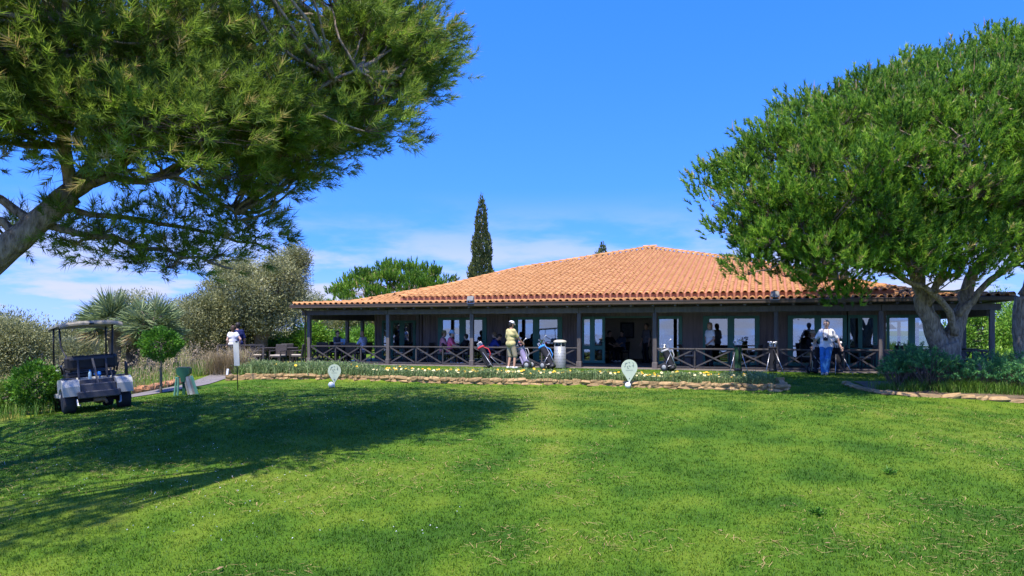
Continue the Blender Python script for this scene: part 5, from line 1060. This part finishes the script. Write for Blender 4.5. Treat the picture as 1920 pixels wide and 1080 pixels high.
# ------------------------------------------------------------------ golf bags and trolleys
def cyl(mb, a, b, r0, r1, n=12, mi=0): mb.tube([a, b], [r0, r1], n, mi); return mb
def golf_bag(label, loc, rz, tilt, colm, colm2, legs=True, trolley=None, heads=9, seed=1, hooded=None, group='golf bags before the railing', L=.86, clubs=.24, lift=.06):
    r = random.Random(seed); g = thing('golf_bag', label, 'golf bag', loc, rz, group); d = Vector((0, math.sin(tilt), math.cos(tilt))); u = Vector((1, 0, 0)); w = d.cross(u)
    A = Matrix((u, -w, d)).transposed(); o = Vector((0, 0, lift))
    MB().lathe([(.10, 0), (.115, .02), (.115, .1), (.105, .3), (.115, .62), (.125, L - .06), (.13, L)], o, 16, 0, A).build('bag_tube', colm, g, True)
    MB().lathe([(.135, L - .05), (.14, L - .03), (.14, L + .02), (.118, L + .02), (.11, L - .02)], o, 16, 0, A).build('rim', colm2, g, True)
    MB().lathe([(.125, .0), (.13, .03), (.13, .08), (.118, .1)], o, 16, 0, A).build('base_cup', M['black'], g, True)
    MB().box(o + d * .30 + w * -.0 + A @ Vector((0, -.12, 0)), (.17, .09, .36), A, b=.03).build('side_pocket', colm, g); MB().box(o + d * .62 + A @ Vector((.1, -.03, 0)), (.08, .13, .2), A, b=.025).build('top_pocket', colm2, g)
    st = MB().tube([o + d * .3 + A @ Vector((0, .11, 0)), o + d * .45 + A @ Vector((.03, .24, 0)), o + d * .65 + A @ Vector((.03, .25, 0)), o + d * (L - .06) + A @ Vector((0, .12, 0))], .018, 6); st.build('strap', colm2, g, True)
    for i in range(heads):
        a = 6.283 * i / heads + r.uniform(-.2, .2); q = A @ Vector((.07 * math.cos(a), .07 * math.sin(a), 0)); e = o + d * (L + clubs * r.uniform(.4, 1.0)) + q * 1.5
        k = MB().tube([o + d * (L - .1) + q, e], .006, 5)
        h_ = Vector((math.cos(a + .8), math.sin(a + .8), .35)).normalized()
        if i < 3: k.ball(e + h_ * .03, (.05, .04, .032), 8, 1 if not hooded else 2)
        else: k.bar(e, e + h_ * .075, .016, .048, 1, .005)
        k.build('club', [M['steel'], M['alu'], hooded or M['black']], g, False)
    if legs:
        top = o + d * (L - .08)
        for s in (-1, 1):
            z0 = -.0; foot = Vector((s * .30, -.34 if tilt >= 0 else .34, 0)); MB().tube([top + A @ Vector((s * .07, 0, -.02)), foot], .011, 6).ball(foot + Vector((0, 0, .015)), .022, 6, 1).build('stand_leg', [M['alu'], M['black']], g, True)
    if trolley:
        f = MB(); ax = Vector((0, -.10, .15)); f.tube([o + A @ Vector((0, .15, .02)), o + d * .5 + A @ Vector((0, .16, 0)), o + d * (L + .02) + A @ Vector((0, .16, 0)), o + d * (L + .22) + A @ Vector((0, .24, 0)), o + d * (L + .26) + A @ Vector((0, .40, 0))], .014, 6)
        f.tube([o + d * .55 + A @ Vector((0, .16, 0)), Vector((-.26, trolley, .15))], .012, 6).tube([o + d * .55 + A @ Vector((0, .16, 0)), Vector((.26, trolley, .15))], .012, 6).tube([o + d * .12 + A @ Vector((0, .15, 0)), Vector((-.26, trolley, .15))], .010, 6).tube([o + d * .12 + A @ Vector((0, .15, 0)), Vector((.26, trolley, .15))], .010, 6).build('trolley_frame', M['alu'], g, True)
        for s in (-1, 1):
            Ay = Matrix.Rotation(R(90), 3, 'Y'); wh = MB().lathe([(.10, -.022), (.135, -.022), (.15, -.012), (.15, .012), (.135, .022), (.10, .022)], (s * .28, trolley, .15), 18, 0, Ay).build('wheel', M['tyre'], g, True)
            MB().lathe([(.02, -.026), (.11, -.02), (.11, .02), (.02, .026)], (s * .28, trolley, .15), 14, 0, Ay).build('rim', M['rimgrey'], wh, True)
        MB().lathe([(.04, -.02), (.07, -.02), (.07, .02), (.04, .02)], o + A @ Vector((0, -.02, -.0)) + Vector((0, .18, .03)), 12, 0, Matrix.Rotation(R(90), 3, 'Y')).build('front_wheel', M['tyre'], g, True)
    return g
REDB = cloth('red_nylon', (.42, .04, .05)); BLKB = cloth('black_nylon', (.022, .022, .026)); BLUB = cloth('blue_trim_nylon', (.04, .22, .60)); PURP = cloth('lilac_nylon', (.30, .26, .42)); SILV = cloth('silver_grey_nylon', (.34, .33, .33)); GRNB = cloth('dark_green_nylon', (.03, .07, .03))
def gp(px, Y): p = gb(px, Y, 0); return p
golf_bag('red and black stand bag left of the yellow shirted golfer', gp(920, 28.6), HA + 1.35, .55, BLKB, REDB, True, None, 9, 1, W_, lift=.05)
golf_bag('lilac and grey bag on a trolley right of the yellow shirted golfer', gp(990, 28.2), HA + 1.5, .42, PURP, SILV, False, -.05, 8, 2, ROSE, L=.76)
golf_bag('large blue trimmed black bag on a trolley before the bin', gp(1037, 27.6), HA + 1.25, .58, BLKB, BLUB, False, .28, 8, 3, GRNB, L=.92)
golf_bag('dark bag with silver trolley frame right of the entrance', gp(1262, 26.3), HA + 1.2, .45, BLKB, SILV, False, .2, 7, 4, L=.74)
golf_bag('black stand bag with spread silver legs in the middle of the rail', gp(1384, 25.2), HA + .1, .08, GRNB, BLKB, True, None, 12, 5, clubs=.2)
golf_bag('black stand bag with silver legs against the sixth post', gp(1449, 24.9), HA + .2, .06, BLKB, BLKB, True, None, 10, 6, clubs=.18, L=.82)
golf_bag('black trolley bag left of the photographer with one white wheel', gp(1526, 24.75), HA - .5, .22, BLKB, BLKB, False, .22, 9, 7, clubs=.2, L=.82)
golf_bag('black stand bag right of the photographer', gp(1573, 24.6), HA + .4, .08, BLKB, BLKB, True, None, 11, 8, clubs=.2, L=.80)
# litter bin
bn = thing('litter_bin', 'grey perforated steel litter bin with domed cream lid', 'bin', gp(1050, 28.05), HA)
MB().lathe([(.215, .03), (.22, .05), (.22, .84), (.21, .84), (.2, .80)], (0, 0, 0), 24).build('bin_body', M['binshell'], bn, True)
k = MB()
for i in range(22):
    a = 6.283 * i / 22
    for z in np.arange(.14, .8, .11):
        a2 = a + (.14 if int(z / .11) % 2 else 0); k.ball((.221 * math.cos(a2), .221 * math.sin(a2), z), (.009, .009, .009), 5)
stuff(k.build('perforations', M['black'], bn))
for i in range(4): MB().bar((.195 * math.cos(i * 1.571 + .5), .195 * math.sin(i * 1.571 + .5), .80), (.195 * math.cos(i * 1.571 + .5), .195 * math.sin(i * 1.571 + .5), .99), .03, .03).build('lid_post', M['bintop'], bn)
MB().lathe([(.245, .98), (.247, 1.0), (.24, 1.03), (.2, 1.065), (.1, 1.085), (.01, 1.09)], (0, 0, 0), 24).build('lid', M['bintop'], bn, True)
MB().lathe([(.18, .60), (.18, .88), (.17, .88)], (0, 0, 0), 18).build('liner', M['black'], bn, True)
# ------------------------------------------------------------------ drop-shaped tee signs with ball markers
def tee_sign(label, px, py, hgt, ballside, lab2):
    b = G(px, py); g = thing('tee_sign', label, 'sign', b, 0, 'drop shaped tee signs'); sc = hgt / .80; r = .225 * sc; zc = (.80 - .225) * sc; pts = []
    for i in range(25):
        a = math.radians(-28) + math.radians(236) * i / 24; pts.append((r * math.cos(a), zc + r * math.sin(a)))
    pts.append((-.012, .17 * sc)); pts.append((.012, .17 * sc))
    MB().prism(pts, .012).build('panel', M['sign'], g)
    MB().bar((0, 0.0, -.05), (0, 0.0, .2 * sc), .035, .018, b=.004).build('stake', M['white'], g)
    q = []                                                    # printed emblem: arcs and strokes
    for (x0, z0, rr, a0, a1) in [(-.07, .05, .05, 70, 230), (.06, .07, .055, -70, 60), (-.03, -.01, .03, 100, 300), (.09, .0, .03, -40, 90), (-.01, .09, .03, 10, 120), (.02, .03, .025, 150, 300), (-.10, .0, .03, 120, 220)]:
        m_ = MB(); n = 10
        for i in range(n):
            A0 = math.radians(a0 + (a1 - a0) * i / n); A1 = math.radians(a0 + (a1 - a0) * (i + 1) / n); wd = .007 * math.sin(math.pi * (i + .5) / n) + .003
            m_.bar(((x0 + rr * math.cos(A0)) * sc, -.0085, zc + .03 + (z0 + rr * math.sin(A0)) * sc), ((x0 + rr * math.cos(A1)) * sc, -.0085, zc + .03 + (z0 + rr * math.sin(A1)) * sc), .004, wd * 2, up=(0, 1, 0))
        m_.build('emblem_stroke', M['signink'], g)
    MB().box((0, -.008, zc - .07 * sc), (.20 * sc, .003, .004)).box((.0, -.008, .27 * sc), (.02, .003, .03)).build('emblem_line', M['signink'], g)
    bl = thing('ball_marker', lab2, 'marker', b + Vector((ballside, -.04, 0)), 0, 'white ball tee markers'); MB().ball((0, 0, .085), .085, 16).build('ball', M['white'], bl, True); MB().tube([(0, 0, -.04), (0, 0, .02)], .012, 6).build('spike', M['alu'], bl)
    return g
tee_sign('pale drop shaped sign standing in the pine shadow at left', 627, 727, .66, -.08, 'white ball marker at the foot of the left drop sign')
tee_sign('mint drop shaped sign in the sun before the middle of the bed', 1180, 727, .80, -.045, 'white ball marker at the foot of the sunlit drop sign')
# notice on a thin black pole, white stake, stump
b = G(446, 732); g = thing('notice_pole', 'white notice board on a thin black pole near the path', 'sign', b); MB().tube([(0, 0, -.05), (-.02, 0, .65), (-.05, 0, 1.32)], .014, 6).build('pole', M['black'], g, True)
MB().box((-.035, -.012, 1.0), (.15, .012, .66), Matrix.Rotation(R(-2.5), 3, 'Y'))  .build('board', M['notice'], g); MB().bar((-.06, -.02, 1.33), (.0, -.02, 1.33), .02, .02).build('clip', M['black'], g)
b = G(426, 712); st = MB().box((0, 0, .16), (.07, .05, .40), Matrix.Rotation(R(8), 3, 'Y'), b=.006).build('marker_stake', M['white'], None, False, b); tag(st, 'short white wooden stake leaning at the path edge', 'stake')
b = gb(1838, 18.75); sp = thing('wooden_stump', 'weathered cut wooden post among the shrubs under the right pine', 'post', b)
MB().lathe([(.13, 0), (.12, .4), (.125, .68), (.115, .72), (.0, .73)], (0, 0, 0), 12).build('trunk', M['bark_grey'], sp, True)
for i, (px, py) in enumerate([(470, 710), (481, 710)]):
    b = G(px, py); o = MB().lathe([(.05, 0), (.055, .05), (.03, .07), (.01, .075)], (0, 0, 0), 8).build('sprinkler_cap', M['black'], None, True, b); tag(o, ['left', 'right'][i] + ' small dark sprinkler cap by the left wall end', 'sprinkler')
# green dispenser with leaning boards
b = G(345, 741); g = thing('ball_bin', 'dark green hopper bin on a post beside the path', 'bin', b, .1)
MB().bar((0, 0, -.05), (0, 0, .45), .07, .07).build('post', M['green'], g)
MB().prism([(-.17, .72), (-.165, .58), (-.07, .48), (-.05, .36), (.05, .36), (.07, .48), (.165, .58), (.17, .72), (.05, .74), (-.06, .75)], .22).build('hopper', M['green'], g); MB().box((0, 0, .745), (.3, .18, .012)).build('lid', M['cartdark'], g)
for dx, rt, wd, m_, lab in [(-.20, 6, .05, 'palegreen', 'faded green board leaning left of the hopper bin'), (-.13, 3, .05, 'palegreen', 'narrow green board against the hopper bin post'), (.17, -14, .20, 'greyboard', 'grey weathered board leaning right of the hopper bin'), (.30, -17, .07, 'palegreen', 'green edged board outermost right of the hopper bin')]:
    q = b + Vector((dx, -.06, gzf(b.x + dx, b.y - .06) - b.z)); o = thing('leaning_board', lab, 'board', q, .1, 'boards around the hopper bin')
    MB().box((0, 0, .24), (wd, .035, .52), Matrix.Rotation(R(rt), 3, 'Y'), b=.006).build('board', M[m_], o); MB().box((0, -.02, .24), (wd * .35, .014, .50), Matrix.Rotation(R(rt), 3, 'Y')).build('batten', M['cream' if m_ == 'greyboard' else 'palegreen'], o)
# ------------------------------------------------------------------ golf cart (local +y forward)
cx_, cy_ = (170 - 960) / F * 16.6, 16.6
cart_rz = R(38.5); fwd = Vector((-math.sin(cart_rz), math.cos(cart_rz), 0)); rgt = Vector((math.cos(cart_rz), math.sin(cart_rz), 0)); o_ = Vector((cx_, cy_, 0))
gzv = lambda v: gzf(v.x, v.y); roll = math.atan2(gzv(o_ - rgt * .55) - gzv(o_ + rgt * .55), 1.1); pitch = math.atan2(gzv(o_ + fwd * .8) - gzv(o_ - fwd * .8), 1.6)
cart = thing('golf_cart', 'white two seat golf cart with beige canopy parked in the pine shade', 'golf cart', (cx_, cy_, gzv(o_) - .01)); cart.rotation_euler = (Matrix.Rotation(cart_rz, 3, 'Z') @ Matrix.Rotation(pitch, 3, 'X') @ Matrix.Rotation(roll, 3, 'Y')).to_euler()
AY = Matrix.Rotation(R(90), 3, 'Y')
for x, y, r, w in [(-.52, -.80, .235, .24), (.52, -.80, .235, .24), (-.50, .85, .225, .20), (.50, .85, .225, .20)]:
    wl_ = MB().lathe([(r * .55, -w / 2), (r * .86, -w / 2), (r * .97, -w * .38), (r, -w * .2), (r, w * .2), (r * .97, w * .38), (r * .86, w / 2), (r * .55, w / 2)], (x, y, r), 26, 0, AY).build('wheel', M['tyre'], cart, True)
    MB().lathe([(r * .58, -w / 2 + .03), (r * .5, -w / 2 + .035), (r * .2, -w / 2 + .012), (.02, -w / 2 + .01)], (x, y, r), 18, 0, AY if x < 0 else Matrix.Rotation(R(-90), 3, 'Y')).build('hub', M['alu'], wl_, True)
# rear fenders: arched shells
for s in (-1, 1):
    prof = [(-1.16, .36), (-1.17, .56), (-1.10, .66), (-.95, .71), (-.55, .71), (-.38, .66), (-.36, .36), (-.50, .36), (-.56, .47), (-.72, .53), (-.90, .53), (-1.03, .46), (-1.08, .36)]
    MB().prism([(y, z) for y, z in prof], .31, Matrix.Rotation(R(90), 3, 'Z'), (s * .50, 0, 0)).build('rear_fender', M['cream'], cart)
    MB().box((s * .50, -.80, .722), (.26, .34, .03), b=.012).build('fender_mat', M['cartdark'], cart)
    MB().box((s * .62, -.1, .36), (.05, .9, .1), b=.02).build('side_sill', M['cream'], cart)
MB().box((0, -.62, .60), (.70, .5, .16), b=.02).build('rear_deck', M['cream'], cart)
MB().box((0, -1.0, .47), (.68, .30, .26), b=.02).build('bag_well', M['cartdark'], cart); MB().box((0, -.93, .63), (.62, .04, .10)).build('well_panel', M['cartdark'], cart)
MB().box((0, -1.20, .37), (.80, .09, .15), b=.02).build('rear_bumper', M['cartdark'], cart)
MB().tube([(-.42, -.80, .235), (.42, -.80, .235)], .035, 8).ball((.05, -.80, .25), (.12, .11, .10), 10).build('rear_axle', M['tyre'], cart, True)
MB().tube([(-.1, -1.1, .26), (.12, -1.1, .26)], .06, 10).tube([(.1, -1.12, .26), (.14, -1.14, .16)], .03, 8).build('muffler', mat('rusty_muffler', (.20, .13, .08), .7, .3, 10), cart, True)
for s in (-1, 1): MB().tube([(s * .40, -1.12, .30), (s * .40, -1.12, .16), (s * .36, -1.16, .16)], .022, 6).build('shock', M['alu'], cart, True)
MB().box((0, .1, .28), (1.0, 1.5, .06), b=.01).build('floor', M['cartdark'], cart)
MB().box((0, -.35, .52), (1.0, .5, .42), b=.03).build('seat_base', M['cream'], cart)
MB().box((0, -.22, .78), (.98, .48, .12), b=.04).build('seat_cushion', M['seat'], cart)
MB().box((0, -.50, 1.05), (1.02, .11, .30), Matrix.Rotation(R(8), 3, 'X'), b=.05).build('seat_back', M['seat'], cart)
for s in (-1, 1): MB().bar((s * .27, -.60, .70), (s * .27, -.585, 1.14), .07, .035, b=.006).build('seat_back_support', M['cartdark'], cart)
MB().bar((-.42, -.60, 1.135), (.42, -.60, 1.135), .04, .07, b=.01).build('seat_back_rail', M['cartdark'], cart)
MB().bar((0, -.66, 1.12), (0.02, -1.13, .42), .045, .03, b=.005).bar((.33, -.64, .9), (.33, -1.10, .45), .02, .02).build('bag_strap', M['cartdark'], cart)
for s in (-1, 1): MB().tube([(s * .50, -.40, .82), (s * .53, -.42, .98), (s * .53, -.15, 1.0), (s * .50, -.1, .84)], .022, 7).build('hip_rail', M['black'], cart, True)
MB().prism([(.62, .25), (1.18, .30), (1.26, .50), (1.16, .78), (.86, .92), (.72, .90), (.66, .6)], 1.02, Matrix.Rotation(R(90), 3, 'Z')).build('front_cowl', M['cream'], cart); MB().box((0, .68, .86), (.98, .14, .1), b=.03).build('dashboard', M['cartdark'], cart)
MB().tube([(-.26, .62, .72), (-.26, .34, 1.0)], .022, 8).build('steering_column', M['black'], cart, True)
SA = Matrix.Rotation(R(-42), 3, 'X'); pts = [Vector((-.26, .32, 1.02)) + SA @ Vector((.19 * math.cos(i * .3142), .19 * math.sin(i * .3142), 0)) for i in range(21)]
sw = MB().tube(pts, .014, 6).build('steering_wheel', M['black'], cart, True)
MB().tube([pts[2], (-.26, .32, 1.02), pts[9]], .012, 5).tube([pts[15], (-.26, .32, 1.02)], .012, 5).build('spoke', M['black'], sw)
for s in (-1, 1):
    MB().tube([(s * .40, -.56, 1.10), (s * .44, -.30, 1.2), (s * .49, -.06, 1.42), (s * .50, -.12, 1.84)] if s < 0 else [(s * .40, -.56, 1.10), (s * .42, -.52, 1.3), (s * .46, -.50, 1.84)], .02, 7).build('rear_strut', M['black'], cart, True)
    MB().tube([(s * .53, .92, .84), (s * .53, .74, 1.45), (s * .52, .58, 1.85)], .02, 7).build('front_strut', M['black'], cart, True)
MB().tube([(.58, -.95, .7), (.585, -.95, .95), (.58, -.92, 1.02)], [.035, .03, .012], 7).build('sand_bottle', M['black'], cart, True)
n_ = 7; cv = []; cf = []
for j, y in enumerate((-.86, -.82, -.5, 0, .5, .78, .82)):
    for i in range(n_):
        x = (i / (n_ - 1) - .5) * 1.2; e = max(abs(x) / .6, 0) ; z = 1.93 - .055 * e ** 4 - (.05 if j in (0, 6) else 0) + (.012 if abs(x) > .2 and abs(x) < .35 else 0); cv.append((x, y, z))
m_ = len(cv); cv += [(x, y, z - .035) for x, y, z in cv]
for j in range(6):
    for i in range(n_ - 1): a = j * n_ + i; cf += [(a, a + 1, a + 1 + n_, a + n_), (a + m_, a + n_ + m_, a + 1 + n_ + m_, a + 1 + m_)]
for i in range(n_ - 1): cf += [(i, i + m_, i + 1 + m_, i + 1), (6 * n_ + i, 6 * n_ + i + 1, 6 * n_ + i + 1 + m_, 6 * n_ + i + m_)]
for j in range(6): cf += [(j * n_, (j + 1) * n_, (j + 1) * n_ + m_, j * n_ + m_), (j * n_ + 6, j * n_ + 6 + m_, (j + 1) * n_ + 6 + m_, (j + 1) * n_ + 6)]
MB().add(cv, cf).build('canopy', M['canopy'], cart); MB().box((0, -.868, 1.862), (.09, .012, .03)).build('canopy_latch', M['black'], cart)
MB().box((0, .83, 1.35), (.98, .008, .96), Matrix.Rotation(R(17), 3, 'X')).build('windscreen', M['screen'], cart)
for x, lab in ((-.08, 'blue capped bottle on the cart shelf, left'), (.06, 'blue cloth bundle on the cart shelf beside the bottle')):
    q = cart.matrix_basis @ Vector((x, -.70, .68)); bt_ = thing('drink_bottle' if x < 0 else 'cloth_bundle', lab, 'bottle' if x < 0 else 'cloth', q)
    if x < 0: MB().lathe([(.03, 0), (.034, .01), (.034, .13), (.015, .17)], (0, 0, 0), 10).build('bottle_body', mat('clear_blue_bottle', (.30, .45, .5), .2, .1, 5), bt_, True); MB().lathe([(.018, .165), (.018, .2)], (0, 0, 0), 8).build('bottle_cap', BLUB, bt_)
    else: MB().ball((0, 0, .10), (.085, .05, .045), 10).ball((.03, .01, .13), (.05, .04, .03), 8).build('folded_cloth', BLUB, bt_, True)
# ------------------------------------------------------------------ mown grass blades, litter and clover on the lawn
rng = np.random.default_rng(909)
def lawn_pts(n, y0, y1, pw):
    u = rng.random(n); a = 1 - pw; Y = (y0 ** a + u * (y1 ** a - y0 ** a)) ** (1 / a); X = rng.uniform(-.74, .74, n) * Y
    w = Y - Yw(X); k = (X > -9.9 - .12 * (Y - 15)) & ~((w > .05) & (w < 1.55) & (X > -9.2) & (X < 7.25)) & ~((X > 9.1) & (Y > 18.25 - .24 * (X - 9.3)) & (Y < 21.2 - .24 * (X - 9.3))) & ~((X - HC.x) * HN.x + (Y - HC.y) * HN.y > .2)
    k &= ~((np.abs(X + 10.1 - .42 * (Y - 22)) < .58) & (Y > 18))
    return X[k], Y[k]
X, Y = lawn_pts(115000, 4.0, 30, 1.05)
pp = np.c_[X, Y]; per = 4; N = len(X) * per; xy = np.repeat(pp, per, 0) + rng.normal(0, .022, (N, 2)) * np.repeat(.6 + Y / 14, per)[:, None]
tv = lawn_v(xy[:, 0], xy[:, 1]) + np.repeat(rng.normal(0, .09, len(X)), per) + rng.normal(0, .12, N); z = gz(xy[:, 0], xy[:, 1])
hh = .026 * rng.uniform(.5, 1.35, N) * (1.35 - .9 * np.clip(tv, 0, .8)); wd = (.0052 + .0009 * xy[:, 1])
az = rng.uniform(0, 2 * np.pi, N); le = rng.uniform(.1, 1.1, N); o = np.stack([np.cos(az), np.sin(az), np.zeros(N)], 1); s = np.stack([-np.sin(az), np.cos(az), np.zeros(N)], 1) * (wd / 2)[:, None]
p0 = np.c_[xy, z - .004]; V = np.stack([p0 - s, p0 + s, p0 + o * (le * hh)[:, None] + np.array([0, 0, 1]) * hh[:, None]], 1).reshape(-1, 3)
GR = leafmat('lawn_blades', [(p, tuple(min(1, c * 1.25) for c in q)) for p, q in LAWN_STOPS], .35, .6, .2)
stuff(place('lawn_grass', np_mesh('lawn_grass', V, 3, np.arange(len(V)).reshape(-1, 3), GR, np.repeat(np.clip(tv, 0, .82), 3))), 'short mown grass covering the sunlit and shaded lawn', 'grass')
X, Y = lawn_pts(15000, 4.0, 22, .6); dens = fbm(X, Y, 2.5, 81); k = dens + .10 * (X < 1) > .5; X, Y = X[k], Y[k]; N = len(X)
az = rng.uniform(0, np.pi, N); L = rng.uniform(.04, .13, N); d = np.stack([np.cos(az), np.sin(az), rng.normal(0, .12, N)], 1); s = np.stack([-np.sin(az), np.cos(az), np.zeros(N)], 1) * (.0008 + .00013 * Y)[:, None]
c = np.c_[X, Y, gz(X, Y) + .02]; V = np.stack([c - d * L[:, None] / 2 - s, c - d * L[:, None] / 2 + s, c + d * L[:, None] / 2 + s, c + d * L[:, None] / 2 - s], 1).reshape(-1, 3)
stuff(place('pine_needle_litter', np_mesh('pine_needle_litter', V, 4, np.arange(len(V)).reshape(-1, 4), M['litter'])), 'scattered fallen brown pine needles on the lawn', 'litter')
X, Y = lawn_pts(900, 7.5, 20, 1.05); k = (X < -.4 * Y / 6) & (vnoise(X, Y, 1.6, 91) > .42); X, Y = X[k], Y[k]; N = len(X)
c = np.c_[X, Y, gz(X, Y) + .045]; d = sphere_pts(N * 5, rng); c5 = np.repeat(c, 5, 0)
V, Fi, a = leaves(c5, unit(d + np.array([0, 0, .8])), .010, .008, .9 + 0 * c5[:, 0], rng, .1)
stuff(place('clover_flowers', np_mesh('clover_flowers', V, 3, Fi, M['white'], a)), 'tiny white clover flowers in the shaded grass', 'flowers')
# a broad-leaved weed and a few dead leaves
def weed(px, py, lab):
    b = G(px, py); w = thing('lawn_weed', lab, 'weed', b); n = 46; az = rng.uniform(0, 2 * np.pi, n); el = rng.uniform(.25, 1.1, n)
    dr = np.stack([np.cos(az) * np.cos(el), np.sin(az) * np.cos(el), np.sin(el)], 1); V, Fi, a = leaves(np.zeros((n, 3)) + rng.normal(0, .03, (n, 3)) * np.array([1, 1, .3]) + np.array([0, 0, .02]), dr, rng.uniform(.05, .11, n), .022, .45 + rng.normal(0, .1, n), rng, .12)
    place('leaves', np_mesh('leaves', V, 3, Fi, GREEN, a), w)
weed(1535, 966, 'dark green broad-leaved weed alone on the open lawn at lower right'); weed(1668, 890, 'small faint weed on the lawn below the right bed')
DEAD = mat('dead_leaf', (.30, .19, .10), .8, .25, 30)
for px, py, sc, lab in [(413, 1072, .05, 'dead brown leaf at the bottom edge of the lawn'), (880, 829, .045, 'brown fallen cone scale near the middle of the lawn'), (1552, 1024, .03, 'small brown leaf near the lower right lawn edge'), (1350, 1000, .03, 'tiny dry leaf on the bright lawn below the right sign')]:
    p = G(px, py); mb = MB(); k = [(-1, 0, .05), (-.4, -.4, .22), (.5, -.42, .18), (1, 0, .08), (.5, .4, .25), (-.4, .42, .2), (0, 0, .05)]
    mb.add([Vector(q) * sc for q in k], [(0, 1, 6), (1, 2, 6), (2, 3, 6), (3, 4, 6), (4, 5, 6), (5, 0, 6)]); o = mb.build('fallen_leaf', DEAD, None, True, p + Vector((0, 0, .03))); o.rotation_euler = (0, 0, px); tag(o, lab, 'leaf')
